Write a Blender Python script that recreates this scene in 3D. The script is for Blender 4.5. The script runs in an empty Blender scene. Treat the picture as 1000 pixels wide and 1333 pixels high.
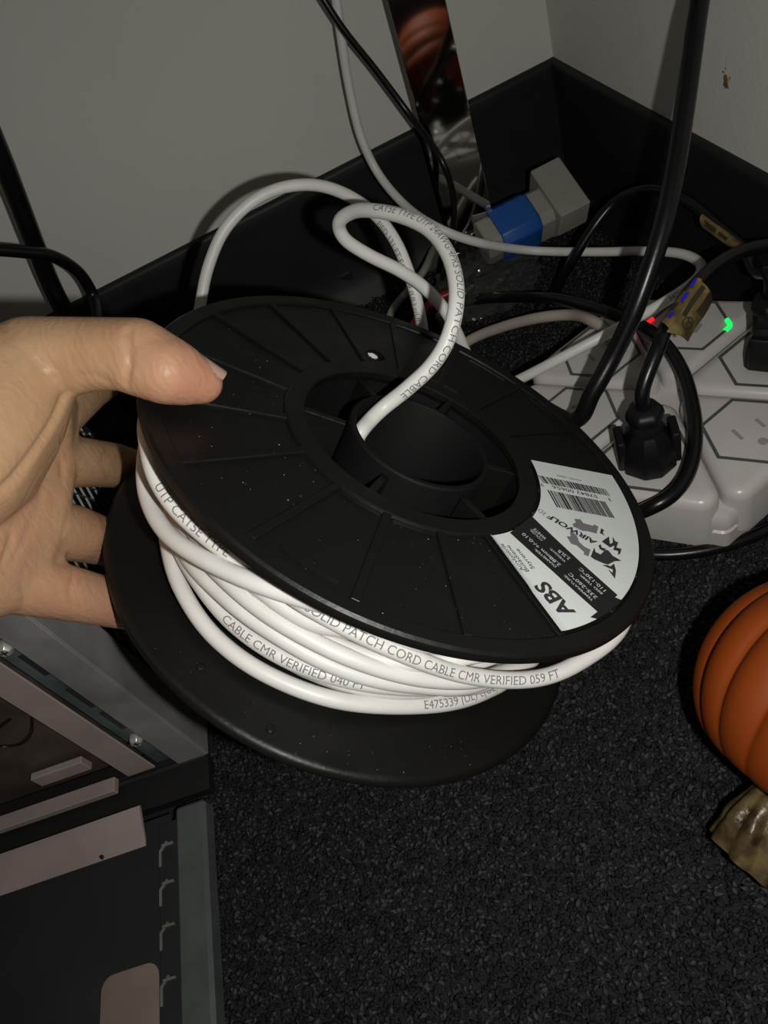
import bpy, bmesh, math, random
import numpy as np
from mathutils import Vector, Matrix

random.seed(7)
rng = np.random.default_rng(7)
D = bpy.data
COL = bpy.context.scene.collection
SC = bpy.context.scene

# ------------------------------------------------------------------ camera, world, flash, exposure
RW = np.array([[0.8906346, -0.33809719, -0.30407285],
               [0.4547178, 0.6602746, 0.59771998],
               [-0.00131587, -0.67061743, 0.74180222]])      # world -> camera axes
CAM = np.array([0.0, 0.0, 0.356])
cam_d = D.cameras.new('camera'); cam = D.objects.new('camera', cam_d); COL.objects.link(cam)
cam_d.sensor_fit = 'HORIZONTAL'; cam_d.sensor_width = 36.0; cam_d.lens = 36.0
cam_d.clip_start = 0.01; cam_d.clip_end = 20
mw = Matrix.Identity(4)
for i in range(3):
    for j in range(3):
        mw[i][j] = RW[j][i]
    mw[i][3] = CAM[i]
cam.matrix_world = mw
SC.camera = cam

world = D.worlds.new('world'); SC.world = world; world.use_nodes = True
wb = world.node_tree.nodes['Background']
wb.inputs['Color'].default_value = (1.0, 0.94, 0.89, 1); wb.inputs['Strength'].default_value = 0.055

# the phone's flash, a hand-width beside its lens
fl_d = D.lights.new('phone_flash', 'SPOT'); fl = D.objects.new('phone_flash', fl_d); COL.objects.link(fl)
fl_d.energy = 3.0; fl_d.shadow_soft_size = 0.0035; fl_d.spot_size = math.radians(145); fl_d.spot_blend = 1.0
fl_d.color = (1.0, 0.98, 0.94)
fm = mw.copy()
off = RW.T @ np.array([0.033, -0.011, 0.002]) + CAM
for i in range(3): fm[i][3] = off[i]
fl.matrix_world = fm

SC.view_settings.view_transform = 'Standard'
SC.view_settings.look = 'None'
SC.view_settings.exposure = 0.0
SC.view_settings.gamma = 1.0
SC.view_settings.use_curve_mapping = False

# ------------------------------------------------------------------ measuring helpers
def ray(px, py):
    return RW.T @ np.array([(px - 500) / 1000.0, -(py - 666.5) / 1000.0, -1.0])
def W(px, py, z): return CAM + ray(px, py) * z                                   # at distance z
def H(px, py, h):
    r = ray(px, py); return CAM + r * ((h - CAM[2]) / r[2])                      # at height h
def PY(px, py, y):
    r = ray(px, py); return CAM + r * (y / r[1])
def PX(px, py, x):
    r = ray(px, py); return CAM + r * (x / r[0])
def pts(*rows):
    out = []
    for (a, b, m, v) in rows:
        out.append({'z': W, 'h': H, 'y': PY, 'x': PX}[m](a, b, v))
    return out

def run_on_pts(*rows): return run_on(pts(*rows))
def run_on(P, up=2.5, L=0.5):
    """let a cable run on past its first point, turning slowly upright"""
    p, d = P[0], P[0] - P[1]; d = d / np.linalg.norm(d); out = []; st = 0.05
    for k in range(int(L / st)):
        d = d + np.array([0, 0, 0.22 * up]); d = d / np.linalg.norm(d)
        p = p + d * st; p = np.array([min(p[0], 0.25), min(p[1], 0.54), p[2]]); out.append(p)
    return out[::-1] + list(P)

# ------------------------------------------------------------------ materials
def mat(name, col, rough=0.5, metal=0.0, noise=0.0, nscale=40, bump=0.0, bscale=200, spec=0.5, coat=0.0,
        col2=None, sss=0.0, emit=None, estr=0.0, rvar=0.0, transmission=0.0, bdist=0.001):
    m = D.materials.new(name); m.use_nodes = True
    nt = m.node_tree; b = nt.nodes['Principled BSDF']
    b.inputs['Base Color'].default_value = (*col, 1); b.inputs['Roughness'].default_value = rough
    b.inputs['Metallic'].default_value = metal
    b.inputs['Specular IOR Level'].default_value = spec
    if coat: b.inputs['Coat Weight'].default_value = coat
    if sss:
        b.inputs['Subsurface Weight'].default_value = sss
        b.inputs['Subsurface Radius'].default_value = (1.0, 0.35, 0.2); b.inputs['Subsurface Scale'].default_value = 0.004
    if emit:
        b.inputs['Emission Color'].default_value = (*emit, 1); b.inputs['Emission Strength'].default_value = estr
    if transmission: b.inputs['Transmission Weight'].default_value = transmission
    tc = nt.nodes.new('ShaderNodeTexCoord')
    if noise or rvar or col2:
        n = nt.nodes.new('ShaderNodeTexNoise'); n.inputs['Scale'].default_value = nscale; n.inputs['Detail'].default_value = 5
        nt.links.new(tc.outputs['Object'], n.inputs['Vector'])
        if noise or col2:
            mx = nt.nodes.new('ShaderNodeMix'); mx.data_type = 'RGBA'
            c2 = col2 if col2 else tuple(max(0, c * (1 - noise)) for c in col)
            mx.inputs[6].default_value = (*col, 1); mx.inputs[7].default_value = (*c2, 1)
            cr = nt.nodes.new('ShaderNodeMapRange'); cr.inputs[1].default_value = 0.35; cr.inputs[2].default_value = 0.65
            nt.links.new(n.outputs['Fac'], cr.inputs[0]); nt.links.new(cr.outputs[0], mx.inputs[0])
            nt.links.new(mx.outputs[2], b.inputs['Base Color'])
        if rvar:
            mr = nt.nodes.new('ShaderNodeMapRange'); mr.inputs[1].default_value = 0.3; mr.inputs[2].default_value = 0.7
            mr.inputs[3].default_value = max(0, rough - rvar); mr.inputs[4].default_value = rough + rvar
            nt.links.new(n.outputs['Fac'], mr.inputs[0]); nt.links.new(mr.outputs[0], b.inputs['Roughness'])
    if bump:
        n2 = nt.nodes.new('ShaderNodeTexNoise'); n2.inputs['Scale'].default_value = bscale; n2.inputs['Detail'].default_value = 4
        nt.links.new(tc.outputs['Object'], n2.inputs['Vector'])
        bp = nt.nodes.new('ShaderNodeBump'); bp.inputs['Strength'].default_value = bump; bp.inputs['Distance'].default_value = bdist
        nt.links.new(n2.outputs['Fac'], bp.inputs['Height']); nt.links.new(bp.outputs['Normal'], b.inputs['Normal'])
    return m

M = {}
M['paint'] = mat('wall_paint', (0.64, 0.635, 0.58), 0.75, noise=0.05, nscale=6, bump=0.22, bscale=260, bdist=0.0008)
M['rubber'] = mat('black_rubber', (0.0115, 0.012, 0.0125), 0.55, spec=0.4, noise=0.3, nscale=30, bump=0.1, bscale=300)
M['spool'] = mat('black_abs', (0.0065, 0.0065, 0.006), 0.42, noise=0.25, nscale=60, bump=0.12, bscale=420, rvar=0.10, spec=0.3)
M['spool_in'] = mat('black_abs_core', (0.005, 0.005, 0.005), 0.7, spec=0.2)
M['jacket'] = mat('white_jacket', (0.74, 0.73, 0.69), 0.42, noise=0.06, nscale=90, bump=0.06, bscale=350)
M['jacket_beige'] = mat('beige_jacket', (0.45, 0.40, 0.34), 0.5, noise=0.06, nscale=60)
M['ink'] = mat('grey_ink', (0.17, 0.17, 0.17), 0.7)
M['cord'] = mat('black_cord', (0.006, 0.006, 0.0065), 0.30, spec=0.4, noise=0.2, nscale=80, bump=0.05, bscale=500)
M['plug'] = mat('black_plug', (0.006, 0.006, 0.0065), 0.45, spec=0.3, bump=0.08, bscale=400)
M['strip'] = mat('white_plastic', (0.56, 0.53, 0.51), 0.3, noise=0.05, nscale=50)
M['strip_line'] = mat('grey_line', (0.075, 0.078, 0.075), 0.5)
M['strip_seam'] = mat('shadow_gap_plastic', (0.30, 0.29, 0.27), 0.5)
M['slot'] = mat('socket_slot', (0.30, 0.285, 0.27), 0.6)
M['led_red'] = mat('led_red', (0.6, 0.02, 0.02), 0.4, emit=(1, 0.012, 0.02), estr=1.1)
M['led_green'] = mat('led_green', (0.02, 0.6, 0.1), 0.4, emit=(0.005, 1, 0.12), estr=1.1)
M['gold'] = mat('gold_foil', (0.50, 0.36, 0.15), 0.35, metal=0.75, noise=0.5, nscale=120, bump=0.35, bscale=150)
M['gold_dark'] = mat('gold_ink', (0.03, 0.024, 0.012), 0.6)
M['holo'] = mat('blue_holographic', (0.03, 0.02, 0.75), 0.3, metal=0.2)
M['paper'] = mat('label_paper', (0.74, 0.79, 0.76), 0.55, noise=0.03, nscale=80, bump=0.05, bscale=200)
M['label_black'] = mat('label_black', (0.012, 0.012, 0.012), 0.5)
M['label_white'] = mat('label_white_print', (0.55, 0.58, 0.56), 0.6)
M['label_ink'] = mat('label_dark_ink', (0.035, 0.033, 0.035), 0.6)
M['label_grey'] = mat('label_grey_print', (0.19, 0.18, 0.20), 0.6)
M['galv'] = mat('galvanised_steel', (0.34, 0.335, 0.325), 0.40, metal=0.3, noise=0.45, nscale=26, bump=0.12, bscale=60, rvar=0.12)
M['galv_pink_sheen'] = mat('steel_pink_sheen', (0.43, 0.345, 0.325), 0.5, metal=0.2, noise=0.15, nscale=40, bump=0.05, bscale=200)  # pinkish reflection of the hand put into the steel's base colour
M['steel_dark'] = mat('dark_steel', (0.046, 0.052, 0.050), 0.40, metal=0.4, noise=0.35, nscale=16, rvar=0.12)
M['steel_inner_sheen'] = mat('inner_steel_reflection', (0.13, 0.10, 0.082), 0.4, metal=0.3, noise=0.5, nscale=34)  # brownish reflections inside the opening put into the base colour
M['galv_blue'] = mat('spangled_zinc', (0.16, 0.20, 0.205), 0.38, metal=0.4, noise=0.55, nscale=45, rvar=0.12)
M['galv_rail'] = mat('zinc_rail', (0.17, 0.19, 0.185), 0.42, metal=0.4, noise=0.4, nscale=30, rvar=0.12)
M['mesh'] = mat('mesh_wire', (0.10, 0.10, 0.10), 0.45, metal=0.5)
M['screw'] = mat('zinc_screw', (0.62, 0.62, 0.58), 0.35, metal=0.6)
M['case_black'] = mat('case_black', (0.012, 0.012, 0.012), 0.5)
M['sticker'] = mat('beige_sticker', (0.26, 0.20, 0.165), 0.6, noise=0.2, nscale=40)
M['mirror'] = mat('polished_steel', (0.62, 0.60, 0.57), 0.055, metal=1.0, noise=0.05, nscale=20)
M['pumpkin'] = mat('orange_pumpkin', (0.25, 0.045, 0.0035), 0.6, spec=0.25, noise=0.18, nscale=14, bump=0.05, bscale=200)
M['stem'] = mat('gold_brown_stem', (0.17, 0.125, 0.05), 0.36, metal=0.2, col2=(0.035, 0.018, 0.009), nscale=110, bump=0.7, bscale=160)
M['grey_plastic'] = mat('grey_plastic', (0.30, 0.29, 0.25), 0.5, noise=0.05)
M['blue'] = mat('blue_plastic', (0.010, 0.085, 0.33), 0.42)
M['red'] = mat('red_plastic', (0.22, 0.008, 0.012), 0.35)
M['nail'] = mat('nail', (0.50, 0.32, 0.25), 0.3)
M['stain'] = mat('brown_stain', (0.26, 0.15, 0.03), 0.7, noise=0.5, nscale=200)

def bag_material():
    m = D.materials.new('clear_plastic'); m.use_nodes = True; nt = m.node_tree
    out = nt.nodes['Material Output']; b = nt.nodes['Principled BSDF']
    b.inputs['Base Color'].default_value = (0.10, 0.10, 0.10, 1); b.inputs['Roughness'].default_value = 0.14; b.inputs['Specular IOR Level'].default_value = 1.0
    tr = nt.nodes.new('ShaderNodeBsdfTransparent'); mx = nt.nodes.new('ShaderNodeMixShader')
    tr.inputs['Color'].default_value = (0.9, 0.9, 0.9, 1)
    mx.inputs[0].default_value = 0.30
    nt.links.new(tr.outputs[0], mx.inputs[1]); nt.links.new(b.outputs[0], mx.inputs[2]); nt.links.new(mx.outputs[0], out.inputs[0])
    return m
M['bag'] = bag_material()

def carpet_material():
    m = D.materials.new('charcoal_carpet'); m.use_nodes = True; nt = m.node_tree; b = nt.nodes['Principled BSDF']
    b.inputs['Roughness'].default_value = 0.85; b.inputs['Specular IOR Level'].default_value = 0.25
    g = nt.nodes.new('ShaderNodeNewGeometry'); r = nt.nodes.new('ShaderNodeValToRGB')
    e = r.color_ramp.elements
    e[0].position = 0.0; e[0].color = (0.006, 0.0065, 0.007, 1); e[1].position = 1.0; e[1].color = (0.054, 0.057, 0.058, 1)
    x = e.new(0.6); x.color = (0.020, 0.0213, 0.0225, 1)
    nt.links.new(g.outputs['Random Per Island'], r.inputs[0]); nt.links.new(r.outputs[0], b.inputs['Base Color'])
    return m
M['carpet'] = carpet_material()
M['carpet_base'] = mat('carpet_backing', (0.012, 0.012, 0.013), 0.9, noise=0.4, nscale=300)

def skin_material():
    m = D.materials.new('skin'); m.use_nodes = True; nt = m.node_tree; b = nt.nodes['Principled BSDF']
    b.inputs['Roughness'].default_value = 0.46; b.inputs['Subsurface Weight'].default_value = 0.25
    b.inputs['Subsurface Radius'].default_value = (1.0, 0.35, 0.2); b.inputs['Subsurface Scale'].default_value = 0.003
    b.inputs['Specular IOR Level'].default_value = 0.35
    at = nt.nodes.new('ShaderNodeAttribute'); at.attribute_name = 'flush'
    tc = nt.nodes.new('ShaderNodeTexCoord')
    n = nt.nodes.new('ShaderNodeTexNoise'); n.inputs['Scale'].default_value = 55; n.inputs['Detail'].default_value = 4
    nt.links.new(tc.outputs['Object'], n.inputs['Vector'])
    mr = nt.nodes.new('ShaderNodeMapRange'); mr.inputs[1].default_value = 0.3; mr.inputs[2].default_value = 0.7
    nt.links.new(n.outputs['Fac'], mr.inputs[0])
    m1 = nt.nodes.new('ShaderNodeMix'); m1.data_type = 'RGBA'
    m1.inputs[6].default_value = (0.52, 0.335, 0.19, 1); m1.inputs[7].default_value = (0.45, 0.265, 0.145, 1)
    nt.links.new(mr.outputs[0], m1.inputs[0])
    m2 = nt.nodes.new('ShaderNodeMix'); m2.data_type = 'RGBA'; m2.inputs[7].default_value = (0.50, 0.20, 0.145, 1)
    nt.links.new(at.outputs['Fac'], m2.inputs[0]); nt.links.new(m1.outputs[2], m2.inputs[6])
    nt.links.new(m2.outputs[2], b.inputs['Base Color'])
    # creases: fine skin lines
    w = nt.nodes.new('ShaderNodeTexWave'); w.inputs['Scale'].default_value = 110; w.inputs['Distortion'].default_value = 9
    w.inputs['Detail'].default_value = 3; w.inputs['Detail Scale'].default_value = 1.5
    nt.links.new(tc.outputs['Object'], w.inputs['Vector'])
    v = nt.nodes.new('ShaderNodeTexVoronoi'); v.inputs['Scale'].default_value = 900
    nt.links.new(tc.outputs['Object'], v.inputs['Vector'])
    ad = nt.nodes.new('ShaderNodeMath'); ad.operation = 'MULTIPLY_ADD'; ad.inputs[1].default_value = 0.35
    nt.links.new(v.outputs['Distance'], ad.inputs[0]); nt.links.new(w.outputs['Fac'], ad.inputs[2])
    bp = nt.nodes.new('ShaderNodeBump'); bp.inputs['Strength'].default_value = 0.16; bp.inputs['Distance'].default_value = 0.0006
    nt.links.new(ad.outputs[0], bp.inputs['Height']); nt.links.new(bp.outputs['Normal'], b.inputs['Normal'])
    return m
M['dust'] = mat('dust', (0.22, 0.22, 0.21), 0.9)
M['skin'] = skin_material()

# ------------------------------------------------------------------ object helpers
def empty(name, loc=(0, 0, 0)):
    o = D.objects.new(name, None); COL.objects.link(o); o.location = loc; o.empty_display_size = 0.02
    return o
def tag(o, label=None, cat=None, group=None, kind=None):
    if label: o['label'] = label
    if cat: o['category'] = cat
    if group: o['group'] = group
    if kind: o['kind'] = kind
    return o
def set_parent(o, parent):
    """geometry is authored in world space; keep it there under a translated/rotated parent"""
    o.parent = parent
    o.matrix_parent_inverse = parent.matrix_basis.inverted()
def mesh_obj(name, verts, faces, material, parent=None, smooth=False, sharp=None):
    me = D.meshes.new(name); me.from_pydata([tuple(v) for v in verts], [], [tuple(f) for f in faces]); me.update()
    return obj_from_mesh(name, me, material, parent, smooth, sharp)
def obj_from_mesh(name, me, material, parent=None, smooth=False, sharp=None):
    if material is not None:
        me.materials.clear(); me.materials.append(M[material] if isinstance(material, str) else material)
    if smooth:
        me.polygons.foreach_set('use_smooth', [True] * len(me.polygons))
        if sharp is not None: me.set_sharp_from_angle(angle=math.radians(sharp))
    o = D.objects.new(name, me); COL.objects.link(o)
    if parent is not None: set_parent(o, parent)
    return o
def bm_obj(name, bm, material, parent=None, smooth=False, sharp=None):
    bmesh.ops.recalc_face_normals(bm, faces=bm.faces)
    me = D.meshes.new(name); bm.to_mesh(me); bm.free()
    return obj_from_mesh(name, me, material, parent, smooth, sharp)

def catmull(P, n=10, closed=False):
    P = [np.asarray(p, float) for p in P]; out = []
    N = len(P)
    if closed:
        rngs = range(N); g = lambda i: P[i % N]
    else:
        rngs = range(N - 1)
        ext = [2 * P[0] - P[1]] + P + [2 * P[-1] - P[-2]]
        g = lambda i: ext[i + 1]
    for i in rngs:
        p0, p1, p2, p3 = g(i - 1), g(i), g(i + 1), g(i + 2)
        for k in range(n):
            t = k / n
            out.append(0.5 * ((2 * p1) + (p2 - p0) * t + (2 * p0 - 5 * p1 + 4 * p2 - p3) * t * t + (3 * p1 - p0 - 3 * p2 + p3) * t ** 3))
    if not closed: out.append(P[-1])
    return np.array(out)
def tube_data(C, r, seg=12, cap=True):
    C = np.asarray(C); n = len(C)
    T = np.gradient(C, axis=0); T /= np.linalg.norm(T, axis=1)[:, None]
    up = np.array([0, 0, 1.0]) if abs(T[0][2]) < 0.9 else np.array([1.0, 0, 0])
    u = np.cross(T[0], up); u /= np.linalg.norm(u)
    rr = np.full(n, r) if np.isscalar(r) else np.asarray(r)
    V = []; F = []
    for i in range(n):
        u = u - T[i] * (u @ T[i]); u /= np.linalg.norm(u); w = np.cross(T[i], u)
        for k in range(seg):
            a = 2 * math.pi * k / seg
            V.append(C[i] + rr[i] * (math.cos(a) * u + math.sin(a) * w))
    for i in range(n - 1):
        for k in range(seg):
            a = i * seg + k; b = i * seg + (k + 1) % seg
            F.append((a, b, b + seg, a + seg))
    if cap:
        F.append(tuple(range(seg - 1, -1, -1))); F.append(tuple((n - 1) * seg + k for k in range(seg)))
    return V, F
REG = []
def tube(name, P, r, material, parent=None, seg=12, n=8, raw=False):
    C = np.asarray(P) if raw else catmull(P, n)
    REG.append((name, C, r))
    V, F = tube_data(C, r, seg)
    return mesh_obj(name, V, F, material, parent, smooth=True, sharp=60), C

def box_bm(bm, o, ex, ey, ez):
    """box from corner o along three edge vectors"""
    o, ex, ey, ez = [np.asarray(q, float) for q in (o, ex, ey, ez)]
    vs = [bm.verts.new(o + a * ex + b * ey + c * ez) for c in (0, 1) for b in (0, 1) for a in (0, 1)]
    for f in ((0, 2, 3, 1), (4, 5, 7, 6), (0, 1, 5, 4), (2, 6, 7, 3), (0, 4, 6, 2), (1, 3, 7, 5)):
        bm.faces.new([vs[i] for i in f])
def box(name, o, ex, ey, ez, material, parent=None, bevel=0.0, seg=2):
    bm = bmesh.new(); box_bm(bm, o, ex, ey, ez)
    if bevel: bmesh.ops.bevel(bm, geom=bm.edges[:], offset=bevel, segments=seg, affect='EDGES', profile=0.7)
    return bm_obj(name, bm, material, parent, smooth=bool(bevel), sharp=35)
def inset_poly(P, d):
    """inset a convex CCW polygon by d"""
    P = np.asarray(P, float); n = len(P); out = []
    for i in range(n):
        a, b, c = P[i - 1], P[i], P[(i + 1) % n]
        e1 = (b - a) / np.linalg.norm(b - a); e2 = (c - b) / np.linalg.norm(c - b)
        n1 = np.array([-e1[1], e1[0]]); n2 = np.array([-e2[1], e2[0]])
        k = d / (1 + n1 @ n2); out.append(b + (n1 + n2) * k)
    return np.array(out)
def round_poly(P, r, seg=5):
    P = np.asarray(P, float); n = len(P); out = []
    for i in range(n):
        a, b, c = P[i - 1], P[i], P[(i + 1) % n]
        e1 = (a - b) / np.linalg.norm(a - b); e2 = (c - b) / np.linalg.norm(c - b)
        ang = math.acos(np.clip(e1 @ e2, -1, 1)); t = r / math.tan(ang / 2)
        p1, p2 = b + e1 * t, b + e2 * t
        cc = b + (e1 + e2) / np.linalg.norm(e1 + e2) * r / math.sin(ang / 2)
        a1 = math.atan2(*(p1 - cc)[::-1]); a2 = math.atan2(*(p2 - cc)[::-1])
        da = (a2 - a1 + math.pi) % (2 * math.pi) - math.pi
        for k in range(seg + 1):
            q = a1 + da * k / seg; out.append(cc + r * np.array([math.cos(q), math.sin(q)]))
    return np.array(out)
def prism(name, poly, rad, profile, xf, material, parent=None, seg=5, sharp=40):
    """stack of inset rounded outlines: profile = [(inset, z)], xf maps (x,y,z)->world"""
    loops = [round_poly(inset_poly(poly, d), max(rad - d, rad * 0.25), seg) if rad > 0 else inset_poly(poly, d) for d, z in profile]
    V = []; F = []; n = len(loops[0])
    for L, (d, z) in zip(loops, profile):
        for p in L: V.append(xf(p[0], p[1], z))
    for i in range(len(loops) - 1):
        for k in range(n):
            a = i * n + k; b = i * n + (k + 1) % n; F.append((a, b, b + n, a + n))
    F.append(tuple(range(n - 1, -1, -1))); F.append(tuple((len(loops) - 1) * n + k for k in range(n)))
    return mesh_obj(name, V, F, material, parent, smooth=True, sharp=sharp)
def frame_xf(o, ex, ey, ez):
    o, ex, ey, ez = [np.asarray(q, float) for q in (o, ex, ey, ez)]
    return lambda x, y, z: o + ex * x + ey * y + ez * z

_text_cache = {}
def text_data(s, bold=0.0, cut=False):
    key = (s, bold, cut)
    if key in _text_cache: return _text_cache[key]
    cu = D.curves.new('glyphs', 'FONT'); cu.body = s; cu.size = 1.0; cu.resolution_u = 3; cu.offset = bold
    ob = D.objects.new('glyphs', cu); COL.objects.link(ob)
    dg = bpy.context.evaluated_depsgraph_get(); dg.update()
    me = D.meshes.new_from_object(ob.evaluated_get(dg))
    bm = bmesh.new(); bm.from_mesh(me)
    if cut:
        for y in np.arange(-0.15, 0.85, 0.09):
            bmesh.ops.bisect_plane(bm, geom=bm.verts[:] + bm.edges[:] + bm.faces[:], plane_co=(0, y, 0), plane_no=(0, 1, 0))
    bm.to_mesh(me); bm.free()
    V = np.array([v.co[:] for v in me.vertices]); F = [tuple(p.vertices) for p in me.polygons]
    D.objects.remove(ob); D.curves.remove(cu); D.meshes.remove(me)
    V[:, 0] -= V[:, 0].min()
    _text_cache[key] = (V, F)
    return V, F

# ------------------------------------------------------------------ the room
WY_, WX_ = 0.552, 0.261
floor = box('floor', (-0.9, -0.7, -0.04), (WX_ + 0.9 + 0.02, 0, 0), (0, WY_ + 0.7 + 0.02, 0), (0, 0, 0.036), 'carpet_base')
tag(floor, 'dark charcoal carpet flecked with grey', kind='structure')
def carpet_pile():
    step = 0.0020
    xs = np.arange(-0.30, WX_ - 0.004, step); ys = np.arange(-0.10, WY_ - 0.004, step)
    X, Y = np.meshgrid(xs, ys); X = X.ravel() + rng.uniform(-.001, .001, X.size); Y = Y.ravel() + rng.uniform(-.001, .001, Y.size)
    keep = ((X > -0.165) | (Y > 0.23)) & (Y > 0.02 - 0.35 * X - 0.12)
    X, Y = X[keep], Y[keep]; n = len(X)
    d = np.stack([rng.normal(0, .75, n), rng.normal(0, .75, n), rng.uniform(.25, 1.0, n)], 1); d /= np.linalg.norm(d, axis=1)[:, None]
    p = np.cross(d, rng.normal(0, 1, (n, 3))); p /= np.linalg.norm(p, axis=1)[:, None]; q = np.cross(d, p)
    L = rng.uniform(.0013, .0030, n)[:, None]; th = rng.uniform(.0007, .0014, n)[:, None]
    c = np.stack([X, Y, rng.uniform(-.0038, -.0006, n)], 1)
    V = np.stack([c - d * L, c + d * L, c + p * th, c + q * th, c - p * th, c - q * th], 1).reshape(-1, 3)
    F0 = np.array([(0, 3, 2), (0, 4, 3), (0, 5, 4), (0, 2, 5), (1, 2, 3), (1, 3, 4), (1, 4, 5), (1, 5, 2)])
    F = (np.arange(n)[:, None, None] * 6 + F0[None]).reshape(-1, 3)
    me = D.meshes.new('carpet_pile')
    me.vertices.add(len(V)); me.vertices.foreach_set('co', V.ravel())
    me.loops.add(F.size); me.loops.foreach_set('vertex_index', F.ravel())
    me.polygons.add(len(F)); me.polygons.foreach_set('loop_start', np.arange(0, F.size, 3)); me.polygons.foreach_set('loop_total', np.full(len(F), 3))
    me.update(); me.validate()
    o = obj_from_mesh('carpet_pile', me, 'carpet', floor, smooth=True); o['kind'] = 'stuff'
carpet_pile()

w = box('wall_left', (-0.9, WY_, -0.04), (WX_ + 0.9 + 0.05, 0, 0), (0, 0.05, 0), (0, 0, 1.2), 'paint'); tag(w, 'plain light grey painted wall behind the cables', kind='structure')
w2 = box('wall_right', (WX_, -0.7, -0.04), (0.05, 0, 0), (0, WY_ + 0.7, 0), (0, 0, 1.2), 'paint'); tag(w2, 'lightly textured grey painted wall with a brown stain', kind='structure')
# brown stain on the right wall: a small dried splash
def splash():
    c = PX(945, 103, WX_ - 0.0004); bm = bmesh.new()
    n = 26; ring = []
    for k in range(n):
        a = 2 * math.pi * k / n; r = 0.0026 * (0.75 + 0.45 * random.random())
        if abs(math.sin(a) + 1) < 0.25: r *= 1.8
        ring.append(bm.verts.new((c[0], c[1] + 0.8 * r * math.cos(a), c[2] + r * math.sin(a))))
    cv = bm.verts.new((c[0] - 0.0005, c[1], c[2]))
    for k in range(n): bm.faces.new((ring[k], ring[(k + 1) % n], cv))
    for dy, dz, r in ((0.0022, 0.0030, 0.0007), (-0.0032, 0.0014, 0.0006), (0.0006, 0.0052, 0.0005)):
        vs = [bm.verts.new((c[0], c[1] + dy + r * math.cos(k), c[2] + dz + r * math.sin(k))) for k in np.arange(0, 6.28, 0.9)]
        bm.faces.new(vs)
    bm_obj('stain', bm, 'stain', w2, smooth=True)
splash()
# cove base: extruded rounded profile
def cove(name, a, b, out, label):
    a, b, out = np.array(a, float), np.array(b, float), np.array(out, float)
    prof = [(0, 0.102), (0.0020, 0.1022), (0.0042, 0.1010), (0.0050, 0.0985), (0.0046, 0.092), (0.0042, 0.06), (0.0044, 0.030),
            (0.0060, 0.016), (0.0100, 0.006), (0.0150, 0.0006), (0.0170, -0.004), (0, -0.004)]
    V = []; F = []; n = len(prof)
    for e in (a, b):
        for o, z in prof: V.append(e + out * o + np.array([0, 0, z]))
    for k in range(n): F.append((k, (k + 1) % n, n + (k + 1) % n, n + k))
    F.append(tuple(range(n))); F.append(tuple(range(2 * n - 1, n - 1, -1)))
    o = mesh_obj(name, V, F, 'rubber', None, smooth=True, sharp=50); tag(o, label, kind='structure')
cove('baseboard_left', (-0.9, WY_, 0), (WX_, WY_, 0), (0, -1, 0), 'black rubber skirting below the plain grey wall')
cove('baseboard_right', (WX_, WY_, 0), (WX_, -0.7, 0), (-1, 0, 0), 'black rubber skirting below the stained wall')

# ------------------------------------------------------------------ spool frame
def cam2w(p): return CAM + RW.T @ np.asarray(p, float)
SPC = cam2w((0.0112, 0.0259, -0.2869))
_a, _b = 0.9485, 1.103
_nc = np.array([math.sin(_a) * math.cos(_b), math.sin(_a) * math.sin(_b), math.cos(_a)])
_uc = np.array([1.0, 0, 0]); _uc = _uc - _nc * (_uc @ _nc); _uc /= np.linalg.norm(_uc)
SN = RW.T @ _nc; SU = RW.T @ _uc; SV = np.cross(SN, SU)
def sp(u, v, h): return SPC + SU * u + SV * v + SN * h
def spp(r, th, h):
    a = math.radians(th); return sp(r * math.cos(a), r * math.sin(a), h)
def on_plane(px, py, h=0.0018):
    r = ray(px, py); o = SPC + SN * h
    q = CAM + r * (((o - CAM) @ SN) / (r @ SN)) - o
    return np.array([q @ SU, q @ SV])

def lathe(name, prof, material, parent=None, n=120, sharp=35, xf=spp, th0=0, th1=360):
    """closed (r,h) profile spun about the spool axis"""
    V = []; F = []; m = len(prof)
    full = abs(th1 - th0 - 360) < 1e-6; cnt = n if full else n + 1
    for i in range(cnt):
        th = th0 + (th1 - th0) * i / n
        for r, h in prof: V.append(xf(r, th, h))
    for i in range(n):
        j = (i + 1) % cnt
        for k in range(m): F.append((i * m + k, i * m + (k + 1) % m, j * m + (k + 1) % m, j * m + k))
    if not full: F.append(tuple(range(m))); F.append(tuple((cnt - 1) * m + k for k in range(m - 1, -1, -1)))
    return mesh_obj(name, V, F, material, parent, smooth=True, sharp=sharp)
def polar_plate(name, rs, ths, h0, h1, missing, material, parent):
    nr, nt = len(rs), len(ths); V = []; F = []
    for h in (h1, h0):
        for t in ths:
            for r in rs: V.append(spp(r, t, h))
    off_ = nr * nt
    idx = lambda i, j: (j % nt) * nr + i
    cell = lambda i, j: 0 <= i < nr - 1 and not missing(0.5 * (rs[i] + rs[i + 1]), ths[j % nt] + 0.5 * (360 / nt))
    for j in range(nt):
        for i in range(nr - 1):
            if not cell(i, j): continue
            a, b, c, d = idx(i, j), idx(i + 1, j), idx(i + 1, j + 1), idx(i, j + 1)
            F.append((a, b, c, d)); F.append((d + off_, c + off_, b + off_, a + off_))
            if not cell(i - 1, j): F.append((d, d + off_, a + off_, a))
            if not cell(i + 1, j): F.append((b, b + off_, c + off_, c))
            if not cell(i, j - 1): F.append((a, a + off_, b + off_, b))
            if not cell(i, j + 1): F.append((c, c + off_, d + off_, d))
    return mesh_obj(name, V, F, material, parent, smooth=True, sharp=35)

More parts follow.
